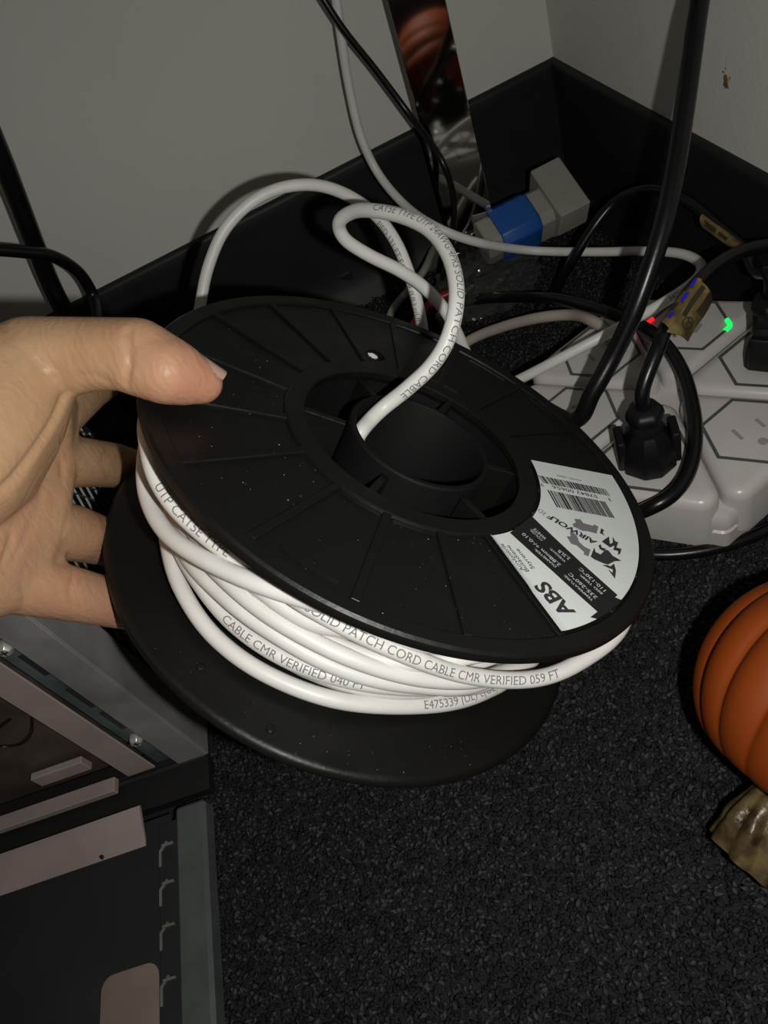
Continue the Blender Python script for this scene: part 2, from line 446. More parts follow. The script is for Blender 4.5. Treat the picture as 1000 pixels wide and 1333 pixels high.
spool = empty('filament_spool', tuple(spp(0, 0, -0.0685)))
tag(spool, 'black plastic filament spool with white label, held in the hand', 'spool')
bpy.context.view_layer.update()
TOP, REC = 0.0020, 0.0009
RIBS = [173, 153, 133, 113.5, 95, 75, 54, 33.5, 13.5, -7, -26, -43, -61, -82, -103, -124, -145, -165.5]
def hole(r, t):
    t = (t + 180) % 360 - 180
    return ((r - 0.0592) / 0.0042) ** 2 + ((t - 105.7) * math.pi / 180 * 0.0592 / 0.0040) ** 2 < 1
rs = [0.0430 + 0.0005 * i for i in range(45)] + [0.068 + 0.0032 * i for i in range(9)]
ths = [0.75 * i for i in range(480)]
polar_plate('flange_disc', rs, ths, -0.0008, REC, hole, 'spool', spool)
lathe('rim', [(0.0932, REC - 0.0004), (0.0936, 0.0016), (0.0942, TOP), (0.0990, TOP), (0.0999, 0.0012), (0.1002, 0), (0.0999, -0.0018), (0.0990, -0.0026), (0.0932, -0.0026)], 'spool', spool, n=180, sharp=28)
lathe('hub_ring', [(0.0430, TOP - 0.0005), (0.0435, TOP), (0.0500, TOP), (0.0506, 0.0016), (0.0510, REC - 0.0004), (0.0430, REC - 0.0004)], 'spool', spool, n=150, sharp=28)
def radial_bar(name, r0, r1, th, wd, h0, h1, material, parent, bevel=0.0004):
    a = math.radians(th); d = SU * math.cos(a) + SV * math.sin(a); t = -SU * math.sin(a) + SV * math.cos(a)
    return box(name, SPC + d * r0 - t * wd / 2 + SN * h0, d * (r1 - r0), t * wd, SN * (h1 - h0), material, parent, bevel, 1)
for th in RIBS:
    radial_bar('rib', 0.0502, 0.0940, th, 0.0030, REC - 0.0004, TOP - 0.0001, 'spool', spool, 0.00035)
# raised lips in the recesses along rim and hub, as the moulding shows
for t0, t1, r0, r1 in ((-119, -107, 0.0885, 0.0902), (38, 49, 0.0893, 0.0908), (58, 70, 0.0893, 0.0906)):
    lathe('rim_lip', [(r0, REC - 0.0003), (r0 + 0.0002, TOP - 0.0002), (r1 - 0.0002, TOP - 0.0002), (r1, REC - 0.0003)], 'spool', spool, n=10, th0=t0, th1=t1, sharp=30)
for t0, t1 in ((-121, -105.5), (-100.5, -84.5), (66, 80)):
    lathe('hub_lip', [(0.0519, REC - 0.0003), (0.0521, TOP), (0.0526, TOP), (0.0528, REC - 0.0003)], 'spool', spool, n=12, th0=t0, th1=t1, sharp=30)
# core drum, inner tube, spokes, floor of the hub
lathe('core_drum', [(0.0430, -0.0024), (0.0475, -0.0024), (0.0475, -0.0660), (0.0430, -0.0660)], 'spool_in', spool)
def tube_gap(): # inner tube has a slot where the cable comes through
    lathe('inner_tube', [(0.0256, -0.0006), (0.0260, 0.0002), (0.0276, 0.0002), (0.0281, -0.0006), (0.0281, -0.064), (0.0256, -0.064)], 'spool_in', spool, n=110, sharp=30, xf=lambda r, t, h: spp(r, t, h + 0.0015) + SU * 0.0022 + SV * 0.001)
tube_gap()
for th in (179, 120, 66, 6.5, -50, -114):
    radial_bar('spoke', 0.0276 + (0.0020 if abs(th) < 70 else -0.0012), 0.0450, th, 0.0030, -0.050, -0.0012 if th != 66 else 0.0012, 'spool', spool, 0.0003)
lathe('hub_floor', [(0.0002, -0.050), (0.0446, -0.050), (0.0446, -0.053), (0.0002, -0.053)], 'spool_in', spool, n=80)
# bottom flange with its own rim
lathe('bottom_flange', [(0.040, -0.0662), (0.0975, -0.0662), (0.0990, -0.0668), (0.0999, -0.0678), (0.1002, -0.0690), (0.0999, -0.0702), (0.0985, -0.0712), (0.040, -0.0712)], 'spool', spool, n=180, sharp=28)
for th, r in ((-126, 0.0885), (-106, 0.093)):
    lathe('moulding_pip', [(0.0002, 0), (0.0016, 0), (0.0016, 0.0007), (0.0009, 0.0011), (0.0002, 0.0011)], 'spool', spool, n=10,
          xf=lambda rr, tt, hh, th=th, r=r: spp(r, th, -0.0663 + hh) + rr * (SU * math.cos(math.radians(tt)) + SV * math.sin(math.radians(tt))))

# dust specks on the black plastic
V = []; F = []
for k in range(150):
    if k < 110: p = spp(random.uniform(.05, .098), random.uniform(150, 300), TOP + 0.0002 if random.random() < 0.2 else REC + 0.0001)
    else: p = spp(random.uniform(.086, .098), random.uniform(-140, -60), -0.0661)
    r = random.choice((0.00008, 0.00010, 0.00013, 0.00022)); i = len(V)
    for d in (SU, SV, -SU, -SV, SN): V.append(p + d * r * random.uniform(0.6, 1.6))
    F += [(i, i + 1, i + 4), (i + 1, i + 2, i + 4), (i + 2, i + 3, i + 4), (i + 3, i, i + 4)]
du = mesh_obj('dust', V, F, 'dust', spool); du['kind'] = 'stuff'
# label
LH = 0.00225
lab_r = np.linspace(0.0516, 0.0927, 12); lab_t = np.linspace(-61.2, 13.6, 61)
V = []; F = []
for layer, dz in enumerate((0.0, -0.00012)):
    for t in lab_t:
        for r in lab_r:
            lift = 0.0007 * max(0, (-59.6 - t) / 1.6) ** 1.5 * (1 if r < 0.075 else 0.5)
            V.append(spp(r, t, LH + dz + lift))
nr = len(lab_r); nl = nr * len(lab_t)
for j in range(len(lab_t) - 1):
    for i in range(nr - 1):
        a = j * nr + i; q = (a, a + 1, a + nr + 1, a + nr); F.append(q); F.append(tuple(k + nl for k in q[::-1]))
label = mesh_obj('label', V, F, 'paper', spool, smooth=True); label['label'] = 'printed paper label in black and white'
def print_poly(name, P, material, h, parent=label, conv=None):
    bm = bmesh.new(); vs = []
    for p in P:
        u, v = (conv(*p) if conv else p); vs.append(bm.verts.new(sp(u, v, h)))
    f = bm.faces.new(vs); bmesh.ops.triangulate(bm, faces=[f])
    for f in bm.faces:
        f.normal_update()
        if f.normal.dot(Vector(SN)) < 0: f.normal_flip()
    me = D.meshes.new(name); bm.to_mesh(me); bm.free()
    return obj_from_mesh(name, me, material, parent)
def print_text(s, p0, p1, hgt, material, h, bold=0.0, name='printing', slant=0.0, parent=label):
    a = on_plane(*p0); b = on_plane(*p1); d = b - a; L = np.linalg.norm(d); d /= L; up = np.array([-d[1], d[0]])
    V0, F0 = text_data(s, bold); wdt = V0[:, 0].max(); k = hgt / 0.70
    VV = []
    for x, y, _ in V0:
        q = a + d * (x / wdt * L + slant * y * k) + up * (y * k); VV.append(sp(q[0], q[1], h))
    return mesh_obj(name, VV, F0, material, parent)
L1, L2 = LH + 0.00010, LH + 0.00020
print_poly('black_band', [(691, 672.8), (720, 700.5), (756, 734), (803, 776), (790, 788), (777, 798), (748.5, 772.5), (720, 746.5), (690, 719.5), (663, 695), (677, 684.5)], 'label_black', L1, conv=on_plane)
print_poly('black_band', [tuple(on_plane(777, 797.6)), tuple(on_plane(790, 787.6)), tuple(on_plane(800, 779))] + [(0.0928 * math.cos(math.radians(t)), 0.0928 * math.sin(math.radians(t))) for t in np.linspace(-38.7, -50, 9)] + [tuple(on_plane(767.5, 805))], 'label_black', L1 + 0.00002)
print_text('ABS', (749, 799), (709, 757.5), 0.0068, 'label_ink', L1, bold=0.03)
print_text('Acrylonitrile', (682.5, 744), (654, 709), 0.0018, 'label_ink', L1, bold=0.005)
print_text('Butadiene', (688.5, 745), (662, 711), 0.0018, 'label_ink', L1, bold=0.005)
print_text('Styrene', (695.7, 741.5), (674, 715.5), 0.0019, 'label_ink', L1, bold=0.005)
for s, p0, p1, hh in (('TEMPERATURE:', (771.4, 782.7), (734.3, 749.5), 0.0012), ('235-260°C', (777, 779.4), (741.5, 747), 0.0018),
                  ('BED TEMP:', (783.7, 774), (755, 749), 0.0012), ('110-130°C', (788, 770), (755, 740.5), 0.0018),
                  ('DIAMETER:', (723.6, 739), (696, 715.5), 0.0012), ('2.88mm +/-0.10', (729.5, 737), (681, 695), 0.0018),
                  ('WEIGHT:', (736, 732.5), (716, 714.5), 0.0012), ('2.2LB', (741.8, 728.5), (727, 717), 0.0018),
                  ('COLOR:', (706, 705), (690.5, 690.5), 0.0012), ('WHITE', (711, 702.5), (695.5, 689), 0.0018)):
    print_text(s, p0, p1, hh, 'label_white', L2, bold=0.012)
print_text('AIRWOLF', (777, 707), (714.5, 671.5), 0.0030, 'label_ink', L2, bold=0.035, slant=0.25)
print_text('3D', (711.5, 670), (702, 663), 0.0026, 'label_grey', L1, bold=0.0)
print_text('57842 00656', (776, 646), (717, 633), 0.0019, 'label_ink', L1, bold=0.008)
print_text('8', (793, 650), (790, 649.4), 0.0019, 'label_ink', L1, bold=0.008)
print_text('9', (706, 631), (702.5, 630), 0.0019, 'label_ink', L1, bold=0.008)
print_text('AW3D-10006', (755.5, 626), (723.6, 619), 0.0011, 'label_ink', L1)
def barcode(c00, c01, c11, c10, seed, n):
    r_ = random.Random(seed); A, B, Cc, Dd = [on_plane(*c) for c in (c00, c01, c11, c10)]
    V = []; F = []; x = 0.0
    while x < 1:
        wd = r_.choice((0.35, 0.6, 1.0, 1.5)) / n; x1 = min(1, x + wd)
        k = len(V)
        for q in (A + (Dd - A) * x, B + (Cc - B) * x, B + (Cc - B) * x1, A + (Dd - A) * x1): V.append(sp(q[0], q[1], L1))
        F.append((k, k + 1, k + 2, k + 3)); x = x1 + r_.choice((0.3, 0.35, 0.6)) / n
    mesh_obj('barcode', V, F, 'label_ink', label)
barcode((699.4, 619.8), (707, 630), (793.4, 647.3), (787.4, 638), 3, 48)
barcode((711.5, 639), (724, 661.6), (799.5, 676), (786.8, 654.5), 5, 36)
cv2 = lambda x, y: on_plane(720 + x / 8.333, 660 + y / 8.333)
for P in ([(225, 140), (290, 145), (320, 185), (425, 215), (440, 200), (485, 225), (465, 300), (370, 275), (310, 270), (215, 225), (205, 195), (240, 180)],
          [(175, 275), (215, 290), (255, 330), (275, 390), (330, 440), (400, 475), (375, 550), (325, 525), (330, 500), (250, 430), (190, 410), (140, 330), (185, 330)]):
    print_poly('gear_emblem', P, 'label_grey', L1, conv=cv2)
for P in ([(440, 450), (455, 500), (510, 525), (560, 475), (590, 480), (640, 540), (735, 595), (660, 600), (590, 635), (545, 625), (440, 580), (400, 550)],
          [(525, 640), (580, 640), (615, 655), (655, 625), (675, 700), (665, 790), (585, 685), (640, 725), (640, 690), (600, 675)],
          [(520, 385), (600, 330), (610, 410), (640, 400), (640, 330), (665, 380), (700, 395), (680, 450), (735, 465), (720, 520), (695, 530), (700, 490), (645, 475), (660, 430), (610, 450)],
          [(515, 240), (550, 265), (530, 285), (555, 320), (500, 295)],
          [(485, 430), (510, 415), (520, 450), (570, 465), (540, 490), (500, 470)]):
    print_poly('wolf_emblem', P, 'label_ink', L1, conv=cv2)

# ------------------------------------------------------------------ the white cable on the spool
CR = 0.00300
cable = empty('patch_cable', tuple(spp(0.06, -90, -0.06)))
tag(cable, 'white network patch cable wound on the spool, its end looping out of the hub', 'cable')
bpy.context.view_layer.update()
def print_on_tube(s, C, r, s0, hgt, parent, width=None, tilt=0.0, material='ink', bold=0.0, eye=None):
    """wrap lettering round a tube, starting at arc length s0, on the side turned up and outwards"""
    seg = np.linalg.norm(np.diff(C, axis=0), axis=1); S = np.concatenate([[0], np.cumsum(seg)])
    T = np.gradient(C, axis=0); T /= np.linalg.norm(T, axis=1)[:, None]
    V0, F0 = text_data(s, bold, True); k = hgt / 0.70; kx = k if width is None else width / V0[:, 0].max()
    eye = CAM if eye is None else eye; VV = []
    ymid = 0.35
    for x, y, _ in V0:
        ss = s0 + x * kx
        p = np.array([np.interp(ss, S, C[:, i]) for i in range(3)]); t = np.array([np.interp(ss, S, T[:, i]) for i in range(3)]); t /= np.linalg.norm(t)
        e = eye - p; e -= t * (e @ t); e /= np.linalg.norm(e); ww = np.cross(e, t)
        a = (y - ymid) * k / r + tilt
        VV.append(p + (r + 0.00006) * (math.cos(a) * e + math.sin(a) * ww))
    return mesh_obj('printing', VV, F0, material, parent)
def arc_of(C, px, py):
    """arc length of the tube point seen nearest a given place"""
    q = (C - CAM) @ RW.T; u = 500 + 1000 * q[:, 0] / -q[:, 2]; v = 666.5 - 1000 * q[:, 1] / -q[:, 2]
    i = int(np.argmin((u - px) ** 2 + (v - py) ** 2)); seg = np.linalg.norm(np.diff(C, axis=0), axis=1)
    return float(np.concatenate([[0], np.cumsum(seg)])[i])
# packed inner layers: one helix per layer, split turn by turn
def layer(r, hs, seed):
    r_ = random.Random(seed)
    for k, h in enumerate(hs):
        ph = r_.uniform(0, 6.28); am = r_.uniform(0.0004, 0.0016); tw = 0.0058 if k < len(hs) - 1 else 0.0; ar = r_.uniform(0, 0.0012)
        P = []
        for i in range(73):
            th = math.radians(20 + 5 * i)
            hh = h - tw * i / 72 + am * math.sin(2 * th + ph); rr = r + ar * math.sin(3 * th + ph * 1.7)
            hh = min(-0.0042 if r < 0.063 else -0.0058, max(-0.0628, hh)); P.append(spp(rr, math.degrees(th), hh))
        tube('cable_turn', P, CR, 'jacket', cable, seg=10, raw=True)
layer(0.0535, [-0.0042, -0.012], 1)
layer(0.0595, [-0.0036 - 0.0059 * k for k in range(3)], 2)
layer(0.0655, [-0.006 - 0.0059 * k for k in range(10)], 3)
layer(0.0712, [-0.009 - 0.0062 * k for k in range(9)], 4)
def strand(keys, closed=True):
    ks = sorted(keys); th = np.array([k[0] for k in ks]); rr = np.array([k[1] for k in ks]); hh = np.array([k[2] for k in ks])
    P = [spp(r, t, h) for t, r, h in ks]
    if closed: C = catmull(P, 12, True); C = np.vstack([C, C[:1]])
    else: C = catmull(P, 12)
    o, C = tube('cable_turn', C, CR, 'jacket', cable, seg=14, raw=True)
    return o, C
back = lambda r, h: [(20, r, h), (50, r, h), (80, r, h), (110, r, h), (140, r, h), (165, r, h)]
s1, C1 = strand([(-175, .0795, -.0585), (-160, .0795, -.0575), (-145, .0800, -.0590), (-129, .0800, -.0605), (-112, .0790, -.0600), (-92, .0770, -.0592), (-66, .0748, -.0602), (-47, .0770, -.0600), (-30, .079, -.0605), (-5, .078, -.060)] + back(.0775, -.058))
s2, C2 = strand([(-175, .0785, -.0520), (-160, .0785, -.0520), (-143, .0775, -.0510), (-126, .0770, -.0520), (-109, .0765, -.0512), (-91, .0750, -.0500), (-70, .0740, -.0500), (-45, .0765, -.0535), (-10, .077, -.052)] + back(.0765, -.051))
s3, C3 = strand([(-178, .0915, -.0225), (-170, .0922, -.0285), (-160, .0915, -.0335), (-148, .0902, -.0325), (-136, .0885, -.0268), (-121, .0866, -.0190), (-107, .0838, -.0140), (-95, .0800, -.0120), (-75, .0780, -.010), (-50, .0775, -.0095), (-20, .077, -.010), (5, .078, -.013)] + [(30, .08, -.012), (60, .082, -.012), (90, .083, -.012), (120, .085, -.012), (150, .089, -.013), (168, .0912, -.0165)])
s4, C4 = strand([(-172, .0935, -.0105), (-158, .0945, -.0140), (-148, .0920, -.0180), (-137, .0860, -.0205), (-124, .0812, -.0205), (-110, .0792, -.0228), (-90, .0790, -.0262), (-69, .0815, -.0325), (-52, .0895, -.0320), (-40, .0955, -.0265), (-28, .1000, -.0180), (-14, .097, -.0120), (5, .090, -.010)] + back(.084, -.009))
s6, C6 = strand([(-170, .0795, -.0330), (-150, .0800, -.0340), (-130, .0780, -.0300), (-110, .0765, -.0310), (-95, .0765, -.0240), (-80, .0775, -.0225), (-64, .0795, -.0210), (-50, .080, -.022), (-20, .079, -.025)] + back(.078, -.030))
s7, C7 = strand([(-168, .0775, -.0470), (-150, .0790, -.0400), (-132, .0785, -.0370), (-115, .0785, -.0360), (-95, .0785, -.0365), (-75, .0785, -.0390), (-55, .0800, -.0400), (-30, .080, -.043)] + back(.078, -.044))
s8, C8 = strand([(-165, .0840, -.0250), (-150, .0825, -.0245), (-135, .0775, -.0270), (-118, .0760, -.0350), (-100, .0755, -.0365), (-82, .0760, -.0345), (-65, .0765, -.0290), (-45, .079, -.029), (-20, .078, -.030)] + back(.0775, -.021))
s9, C9 = strand([(-165, .0760, -.0135), (-140, .0760, -.0130), (-115, .0765, -.0160), (-95, .0765, -.0180), (-75, .0765, -.0160), (-50, .0765, -.0150), (-20, .076, -.014)] + back(.076, -.014))
s10, C10 = strand([(-168, .0760, -.0530), (-150, .0785, -.0480), (-134, .0785, -.0440), (-118, .0780, -.0425), (-98, .0775, -.0435), (-78, .0765, -.0450), (-55, .078, -.0460), (-20, .077, -.050)] + back(.0755, -.055))

print_on_tube('E475339 (UL) c(UL)us', C1, CR, arc_of(C1, 545, 915), 0.0030, s1, tilt=0.1)
print_on_tube('CABLE CMR VERIFIED 040 FT', C2, CR, arc_of(C2, 296, 805), 0.0029, s2, tilt=-0.25)
print_on_tube('4PRS SOLID PATCH CORD CABLE CMR VERIFIED 059 FT', C4, CR, arc_of(C4, 362, 763), 0.0030, s4, tilt=-0.05)
print_on_tube('UTP CAT5E TYPE', C4, CR, arc_of(C4, 232, 622), 0.0030, s4, tilt=-0.1)
print_on_tube('E475339 (UL) c(UL)', C6, CR, arc_of(C6, 545, 838), 0.0030, s6, tilt=0.0)
print_on_tube('012 FT', C8, CR, arc_of(C8, 262, 720), 0.0028, s8, tilt=0.0)

# free end: out of the hub, up in a loop and away behind the spool
loopP = [sp(-.010, .010, -.044), sp(-.016, .007, -.024), sp(-.0192, .004, -.010)] + pts((468, 564, 'z', .2855), (482, 547, 'z', .2895), (500, 530, 'z', .2915), (530, 506, 'z', .2885), (560, 478, 'z', .285), (580, 448, 'z', .282), (592, 410, 'z', .280),
            (594, 370, 'z', .283), (583, 330, 'z', .290), (560, 300, 'z', .298), (528, 283, 'z', .306), (492, 275, 'z', .315), (462, 275, 'z', .325), (442, 289, 'z', .334), (449, 311, 'z', .342),
            (480, 332, 'z', .350), (520, 352, 'z', .357), (552, 374, 'z', .365), (580, 405, 'z', .372), (598, 440, 'z', .385), (610, 470, 'z', .400), (622, 505, 'z', .42))
lo, CL = tube('free_end', loopP, CR, 'jacket', cable, seg=14, n=10)
CLr = CL[::-1]
print_on_tube('CAT5E TYPE UTP 24AWG/4PRS SOLID PATCH CORD CABLE', CLr, CR, arc_of(CLr, 492, 275), 0.0029, lo, tilt=0.55)

def cable_thing(name, P, r, material, label, cat='cable', group=None, seg=12, n=8):
    o, C = tube(name, P, r, material, None, seg, n); tag(o, label, cat, group); return o, C
# white arc standing up behind the spool
cb, CB = cable_thing('network_cable', pts((255, 440, 'z', .40), (262, 390, 'z', .40), (272, 345, 'z', .395), (292, 300, 'z', .39), (325, 265, 'z', .388), (365, 245, 'z', .386), (410, 241, 'z', .384), (452, 254, 'z', .38), (490, 281, 'z', .376),
                (516, 316, 'z', .374), (534, 360, 'z', .376), (545, 400, 'z', .382), (551, 435, 'z', .390), (556, 475, 'z', .41)), CR, 'jacket',
                'white network cable arching up behind the spool against the skirting')
print_on_tube('FIED 131 FT E475339 (UL) c(UL)us CMR', CB, CR, arc_of(CB, 497, 288), 0.0028, cb, tilt=-0.6)
cc, CC = cable_thing('network_cable', run_on_pts((433, -40, 'y', .52), (438, 0, 'y', .52), (446, 60, 'y', .52), (456, 120, 'y', .52), (470, 178, 'y', .517), (492, 225, 'y', .51), (525, 265, 'y', .485), (565, 294, 'y', .448), (620, 315, 'y', .440), (690, 326, 'h', .035),
                (770, 328, 'h', .035), (840, 327, 'h', .042), (885, 330, 'h', .05), (910, 341, 'h', .054), (912, 356, 'h', .056), (893, 375, 'h', .060), (850, 402, 'h', .063), (795, 432, 'h', .062), (740, 461, 'h', .056), (690, 487, 'h', .046), (640, 512, 'h', .034), (590, 540, 'h', .02)), CR, 'jacket',
                'white network cable running down the wall and over the power hub')
print_on_tube('E475339', CC[::-1], CR, arc_of(CC[::-1], 868, 388), 0.0028, cc, tilt=0.0)
cable_thing('network_cable', pts((570, 475, 'h', .004), (610, 444, 'h', .010), (650, 427, 'h', .02), (700, 414, 'h', .032), (745, 410, 'h', .038), (770, 417, 'h', .0455), (790, 430, 'h', .0460), (806, 446, 'h', .0462)), 0.0036, 'jacket_beige',
            'beige network cable dipping off the power hub behind the spool')

# ------------------------------------------------------------------ hand
def hand():
    root = empty('person', tuple(W(-120, 680, .235)))
    tag(root, 'bare left hand gripping the spool, thumb on top and fingers beneath', 'hand')
    bpy.context.view_layer.update()
    bm = bmesh.new()
    def hull(*balls):
        tmp = bmesh.new()
        for (px, py, z, r) in balls:
            c = W(px, py, z)
            bmesh.ops.create_icosphere(tmp, subdivisions=3, radius=r, matrix=Matrix.Translation(Vector(c)))
        ret = bmesh.ops.convex_hull(tmp, input=tmp.verts)
        bmesh.ops.delete(tmp, geom=[v for v in tmp.verts if not v.link_faces], context='VERTS')
        interior = [g for g in ret['geom_interior'] if isinstance(g, bmesh.types.BMVert) and g.is_valid]
        bmesh.ops.delete(tmp, geom=interior, context='VERTS')
        me = D.meshes.new('tmp'); tmp.to_mesh(me); tmp.free(); bm.from_mesh(me); D.meshes.remove(me)
    def chain(*balls):
        for a, b in zip(balls[:-1], balls[1:]): hull(a, b)
    # thumb
    chain((40, 470, .243, .0140), (115, 461, .2415, .0115), (180, 461, .2385, .0112), (226, 484, .2385, .0100), (262, 498, .2448, .0070))
    hull((175, 468, .2385, .0110), (215, 483, .2366, .0104), (240, 494, .2412, .0082))
    # thenar
    hull((-70, 600, .228, .024), (5, 510, .241, .0205), (48, 474, .245, .0140), (20, 555, .246, .0150))
    hull((-70, 600, .228, .024), (-10, 610, .244, .0150), (20, 555, .246, .0150))
    # palm
    hull((60, 600, .274, .0105), (46, 682, .264, .0110), (10, 757, .252, .0105), (-110, 760, .226, .018), (-120, 620, .235, .022))
    hull((60, 600, .274, .0105), (68, 548, .281, .0095), (10, 520, .258, .014), (-120, 620, .235, .022))
    hull((48, 478, .248, .010), (70, 535, .280, .0085), (62, 590, .275, .0090), (10, 560, .256, .012))
    # fingers: index, middle, ring, little
    chain((70, 542, .282, .0098), (116, 506, .322, .0088), (158, 480, .352, .0080), (205, 475, .366, .0070))
    chain((60, 600, .274, .0105), (112, 602, .302, .0098), (150, 606, .334, .0098), (215, 625, .354, .0088), (262, 645, .357, .0074))
    chain((46, 684, .264, .0112), (96, 694, .286, .0106), (145, 708, .321, .0096), (215, 725, .326, .0088), (265, 735, .324, .0074))
    chain((10, 757, .252, .0106), (75, 769, .267, .0100), (150, 786, .292, .0092), (215, 800, .298, .0080), (250, 800, .297, .0068))
    hull((40, 700, .263, .0085), (12, 742, .254, .0085), (62, 728, .266, .0060))
    # forearm
    hull((-110, 760, .226, .018), (-120, 620, .235, .022), (-420, 720, .165, .024), (-400, 820, .160, .024))
    me = D.meshes.new('hand_raw'); bm.to_mesh(me); bm.free()
    ob = D.objects.new('hand_raw', me); COL.objects.link(ob)
    m1 = ob.modifiers.new('r', 'REMESH'); m1.mode = 'VOXEL'; m1.voxel_size = 0.0011
    m2 = ob.modifiers.new('s', 'SMOOTH'); m2.factor = 0.5; m2.iterations = 9
    dg = bpy.context.evaluated_depsgraph_get(); dg.update()
    me2 = D.meshes.new_from_object(ob.evaluated_get(dg)); D.objects.remove(ob); D.meshes.remove(me)
    V = np.empty(len(me2.vertices) * 3); me2.vertices.foreach_get('co', V); V = V.reshape(-1, 3)
    Nn = np.empty(len(me2.vertices) * 3); me2.vertices.foreach_get('normal', Nn); Nn = Nn.reshape(-1, 3)
    # folds: shallow grooves along lines lying on the skin
    def crease(line, depth, width, side=1):
        P = catmull([W(*p) for p in line], 10); nonlocal V
        d = np.full(len(V), 9.0)
        for a, b in zip(P[:-1], P[1:]):
            ab = b - a; t = np.clip(((V - a) @ ab) / (ab @ ab), 0, 1); d = np.minimum(d, np.linalg.norm(V - (a + t[:, None] * ab), axis=1))
        V = V - Nn * (depth * np.exp(-(d / width) ** 2))[:, None]
    def front(px, py):   # first skin vertex met from the viewer's side, used to lay folds on the surface
        q = (V - CAM) @ RW.T; u = 500 + 1000 * q[:, 0] / -q[:, 2]; v = 666.5 - 1000 * q[:, 1] / -q[:, 2]
        s = (u - px) ** 2 + (v - py) ** 2; k = np.where(s < 36)[0]
        return float((-q[k, 2]).min()) if len(k) else 0.27
    def fold(P, depth=0.0009, width=0.0011): crease([(px, py, front(px, py)) for px, py in P], depth, width)
    fold([(143, 575), (138, 603), (146, 630)]); fold([(148, 578), (144, 603), (151, 628)], 0.0006)
    fold([(84, 572), (82, 600), (84, 628)], 0.0010)
    fold([(94, 664), (88, 690), (82, 714)], 0.0009)
    fold([(40, 735), (32, 760), (36, 785)], 0.0008)
    fold([(100, 742), (94, 768), (98, 795)]); fold([(110, 745), (103, 770), (107, 797)], 0.0006)
    fold([(165, 430), (168, 470), (163, 502)], 0.0010, 0.0012)
    fold([(86, 520), (70, 555), (40, 600), (5, 640)], 0.0018, 0.0018)
    fold([(78, 590), (50, 630), (20, 690), (0, 750)], 0.0010, 0.0012)
    fold([(60, 640), (40, 690), (10, 745)], 0.0008, 0.0012)
    fold([(90, 512), (75, 480), (50, 470)], 0.0005, 0.0016)
    fold([(140, 500), (120, 490), (100, 492)], 0.0005, 0.0012)
    me2.vertices.foreach_set('co', V.ravel()); me2.update()
    # redder pads: thumb tip and finger ends
    fl_ = np.zeros(len(V))
    for (px, py, z, rad, s) in ((240, 495, .243, .016, 0.9), (205, 480, .243, .016, 0.45), (150, 795, .28, .016, .5), (120, 690, .29, .018, .35), (70, 770, .262, .02, .35), (20, 700, .25, .03, .25), (50, 640, .262, .02, .2)):
        c = W(px, py, z); fl_ = np.maximum(fl_, s * np.exp(-(np.linalg.norm(V - c, axis=1) / rad) ** 2))
    at = me2.attributes.new('flush', 'FLOAT', 'POINT'); at.data.foreach_set('value', fl_)
    obj_from_mesh('skin_body', me2, 'skin', root, smooth=True)
    # thumb nail: seen edge-on along the upper outer side of the tip
    bpy.context.view_layer.update()
    pa, pb = W(234, 487, .2398), W(268, 500, .2455)
    ax = pb - pa; ax /= np.linalg.norm(ax)
    upn = RW.T @ np.array([0.52, 0.78, -0.10]); upn -= ax * (upn @ ax); upn /= np.linalg.norm(upn); sd = np.cross(ax, upn)
    qa = pa + upn * 0.0086 - ax * 0.001; qb = pb + upn * 0.0064 + ax * 0.0046
    ax = qb - qa; L = np.linalg.norm(ax); ax /= L; upn -= ax * (upn @ ax); upn /= np.linalg.norm(upn); sd = np.cross(ax, upn)
    V = []; F = []; nu, nv = 9, 9
    for lay in (0, 1):
        for i in range(nu):
            for j in range(nv):
                x = i / (nu - 1); a = (j / (nv - 1) - 0.5) * 2
                rr = 0.0068 * (1 - 0.12 * x)
                wd = 1.05 * (1 - 0.25 * max(0, 0.3 - x) / 0.3)
                c = qa + ax * (x * L * (1.0 - 0.10 * a * a)) - upn * 0.0060
                V.append(c + rr * (upn * math.cos(a * wd) + sd * math.sin(a * wd)) - lay * upn * 0.0005)
    for i in range(nu - 1):
        for j in range(nv - 1):
            a = i * nv + j; q = (a, a + 1, a + nv + 1, a + nv); F.append(q); F.append(tuple(k + nu * nv for k in q[::-1]))
    o = mesh_obj('thumb_nail', V, F, 'nail', root, smooth=True)
hand()

